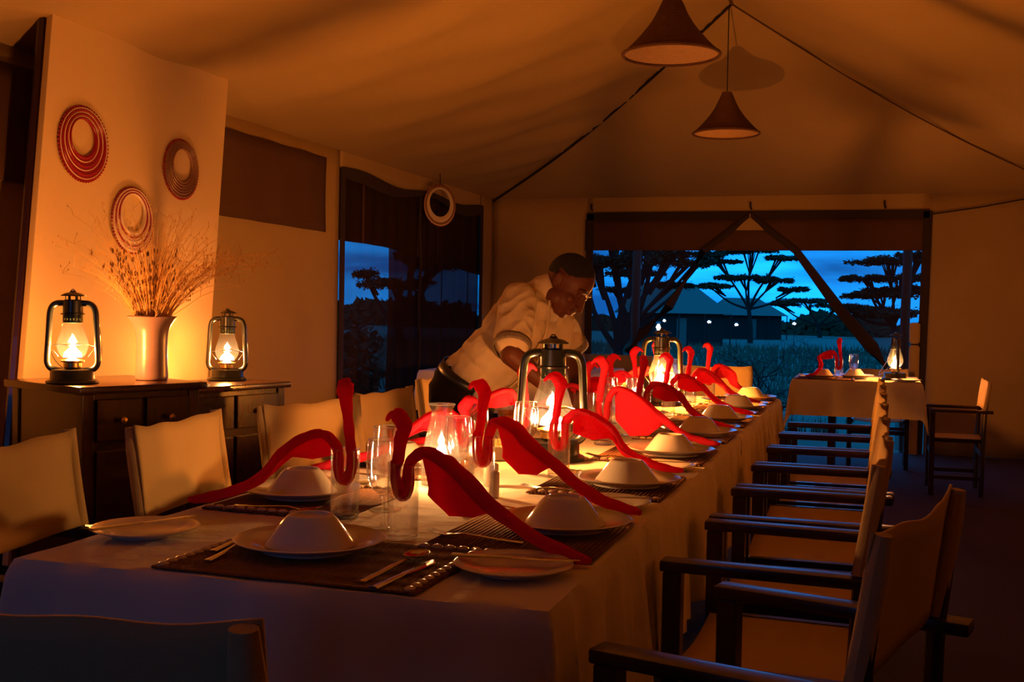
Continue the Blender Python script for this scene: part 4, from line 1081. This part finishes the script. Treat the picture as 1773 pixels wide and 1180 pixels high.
acacia('acacia seen through the side door netting', -11.71, 27.8, 2.4, 2, [(-.95, 2.37, .37, .08), (.26, 2.85, .77, .31), (1.03, 2.56, .92, .4), (-.02, 2.08, 1.07, .31)], 31, 1300)
# far tree line
t = thing('tree_line', 'low dark belt of bush along the far edge of the plain', 'bushes', (-20, 104, gz(104)))
g = MB()
for i in range(12000):
    x = rnd.uniform(-62, 50); h = 1.35 + .4 * math.sin(x * .45) + .35 * math.sin(x * 1.3) + (.9 if x < -17 else 0)
    c = V(x, rnd.uniform(-2, 2), rnd.uniform(-.3, max(.5, h))); s = rnd.uniform(.2, .5)
    d = V(rnd.gauss(0, 1), 0, rnd.gauss(0, .5)).normalized() * s; e = V(rnd.gauss(0, .5), .1, rnd.gauss(0, 1)).normalized() * s * .7
    g.add([c - d - e, c + d - e, c + d + e, c - d + e], [(0, 1, 2, 3)])
o = g.build('undergrowth', LEAF, t, smooth=0); t['kind'] = 'stuff'
# bare thorn bush just outside
t = thing('thorn_bush', 'bare tangled thorn bush just outside the back opening', 'bush', (-1.32, 13.9, gz(13.9) - .03))
g = MB()
def twig(p, d, ln, r, lv):
    q = p + d * ln; mid = (p + q) / 2 + V(rnd.gauss(0, .06), rnd.gauss(0, .04), rnd.gauss(0, .05)) * ln
    g.sweep([p, mid, q], [r, r * .8, r * .55], 5)
    if lv:
        for k in range(rnd.choice((2, 3))):
            dd = (d + V(rnd.gauss(0, .75), rnd.gauss(0, .5), rnd.gauss(0, .5))).normalized()
            twig(q if k else mid, dd, ln * rnd.uniform(.6, .85), r * .6, lv - 1)
for k in range(7): twig(V(rnd.gauss(0, .06), 0, 0), V(rnd.gauss(0, .7), rnd.gauss(0, .3), 1).normalized(), rnd.uniform(.3, .5), .016, 5)
g.build('branches', BARK, t)
t = thing('thorn_bush', 'dark thin shrub outside near the sloping edge of the netting by the small table', 'bush', (-.05, 14.6, gz(14.6) - .03))
g = MB()
for k in range(5): twig(V(rnd.gauss(0, .04), 0, 0), V(rnd.gauss(0, .35), 0, 1).normalized(), rnd.uniform(.3, .5), .014, 4)
g.build('branches', BARK, t)
# thick bushes outside the side door
for i, (x, y, w_, h_) in enumerate(((-6.6, 11.4, 1.5, 1.45), (-7.6, 14.2, 2.0, 1.55), (-5.4, 9.3, 1.0, 1.15), (-8.9, 11.2, 1.6, 1.5))):
    r_ = random.Random(60 + i); t = thing('leafy_bush', 'dark leafy bush outside the side door, ' + ORD[i] + ' of four', 'bush', (x, y, gz(y) - .02), 0, 'bushes outside the side door'); g = MB()
    t['label'] = 'dark leafy bush outside behind the side door netting'
    for b in range(2600):
        a = r_.uniform(0, 2 * PI); q = math.sqrt(r_.random()); ph = r_.random()
        c = V(w_ * .6 * q * math.cos(a), w_ * .6 * q * math.sin(a), h_ * ph * (1 - .35 * q * q) * (.85 + .15 * math.sin(a * 5)))
        s = r_.uniform(.04, .09); d = V(r_.gauss(0, 1), r_.gauss(0, 1), r_.gauss(0, .6)).normalized() * s; e = V(r_.gauss(0, 1), r_.gauss(0, 1), r_.gauss(0, 1)).normalized() * s * .6
        g.add([c - d - e, c + d - e, c + d + e, c - d + e], [(0, 1, 2, 3)])
    g.build('foliage', LEAF, t, smooth=0)
    g = MB()
    for k in range(5): g.sweep([(0, 0, 0), (r_.gauss(0, .1), r_.gauss(0, .1), h_ * .4), (r_.gauss(0, .3) * w_, r_.gauss(0, .3) * w_, h_ * .7)], [.03, .02, .01], 5)
    g.build('stem', BARK, t)
# tall grass band
t = tag(bpy.data.objects.new('grass', None), 'pale tall grass between the tents and the back opening', 'grass', kind='stuff'); COL.objects.link(t)
g = MB()
KEEP_OFF = ((-4.55, 21.5, .5), (-7.86, 39.5, .6), (1.01, 47.5, .6), (-11.71, 27.8, .6), (-1.32, 13.9, 1.1), (-.05, 14.6, .7), (-2.99, 16.88, .2), (-8.21, 47.74, .3), (-6.66, 50.32, .3), (-5.07, 46.62, .3), (-3.2, 53.5, .3))
for i in range(16000):
    y = 12.0 + 42 * rnd.random() ** 1.6; x = -1 - y * .30 + rnd.uniform(-.28, .36) * y; z = gz(y) - .03; h = rnd.uniform(.10, .26) * (1 + y / 60); a = rnd.gauss(0, .25) * h; w = .0006 * y + .002
    if any(abs(x - p) < q and abs(y - b) < q for p, b, q in KEEP_OFF) or (x < -4 and y < 17): continue
    g.add([(x - w, y, z), (x + w, y, z), (x + a, y + rnd.gauss(0, .04), z + h)], [(0, 1, 2)])
g.build('grass_blades', GRASS, t, smooth=0)
# guest tents
def gtent(label, x, y, w, d, eave, ridge, rz):
    z = gz(y); t = thing('guest_tent', label, 'tent', (x, y, z - .02), rz)
    hw, hd = w / 2, d / 2
    g = MB(); ov = .35
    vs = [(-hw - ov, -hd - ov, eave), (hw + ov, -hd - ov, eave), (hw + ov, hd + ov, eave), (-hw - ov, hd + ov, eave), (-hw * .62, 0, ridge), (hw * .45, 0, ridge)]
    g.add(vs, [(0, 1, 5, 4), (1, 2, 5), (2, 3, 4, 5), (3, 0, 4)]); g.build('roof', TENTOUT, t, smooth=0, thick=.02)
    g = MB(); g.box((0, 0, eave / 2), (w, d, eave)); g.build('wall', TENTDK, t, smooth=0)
    for i in range(5): MB().sweep([(-hw - ov + .05 + (w + 2 * ov - .1) * i / 4, -hd - ov + .05, 0), (-hw - ov + .05 + (w + 2 * ov - .1) * i / 4, -hd - ov + .05, eave)], .035, 6).build('pole', TENTDK, t)
    MB().box((.2, -hd - .01, eave * .45), (.5, .02, eave * .8)).build('door', TENTOUT, t, smooth=0)
    return t
gtent('big guest tent with pale sloping roof outside the back opening', -9.95, 59.8, 4.7, 4.0, 1.70, 3.32, R(20))
gtent('farther guest tent with low roof beside the flat-topped acacia', -8.35, 81.3, 4.4, 4.0, 1.68, 2.9, R(18))
# outdoor lanterns
for i, (x, y, z, r, lb) in enumerate(((-2.99, 16.88, 1.0, .034, 'outdoor lantern burning just above the second table lantern, brightest of those outside'), (-8.21, 47.74, .94, .055, 'small lit lantern outside close to the brightest outdoor one'), (-6.66, 50.32, .91, .075, 'small lit lantern in front of the big guest tent'), (-5.07, 46.62, .84, .070, 'small lit lantern between the two guest tents'), (-3.2, 53.5, .89, .078, 'small lit lantern out on the grass beyond the thorn bush'))):
    zg = gz(y); t = thing('outdoor_lantern', lb, 'lantern', (x, y, zg - .02), 0, 'lanterns outside')
    h = z - zg + .02
    MB().sweep([(0, .05, 0), (0, .05, h + .12)], .012, 6).build('post', BARK, t)
    MB().lathe([(0, -.075), (r * 1.3, -.075), (r * 1.3, -.04), (r * .6, -.035)], 12, c=(0, 0, h)).build('tank', LANT, t)
    MB().lathe([(r * 1.2, .06), (r * .8, .085), (0, .09)], 12, c=(0, 0, h)).build('cap', LANT, t)
    MB().lathe([(0, -.034), (r * .7, -.02), (r, .0), (r * .6, .035), (0, .055)], 12, c=(0, 0, h)).build('flame', FLAMEC, t)
    MB().sweep([(0, 0, h + .085), (0, .05, h + .11)], .006, 5).build('hook', BARK, t)
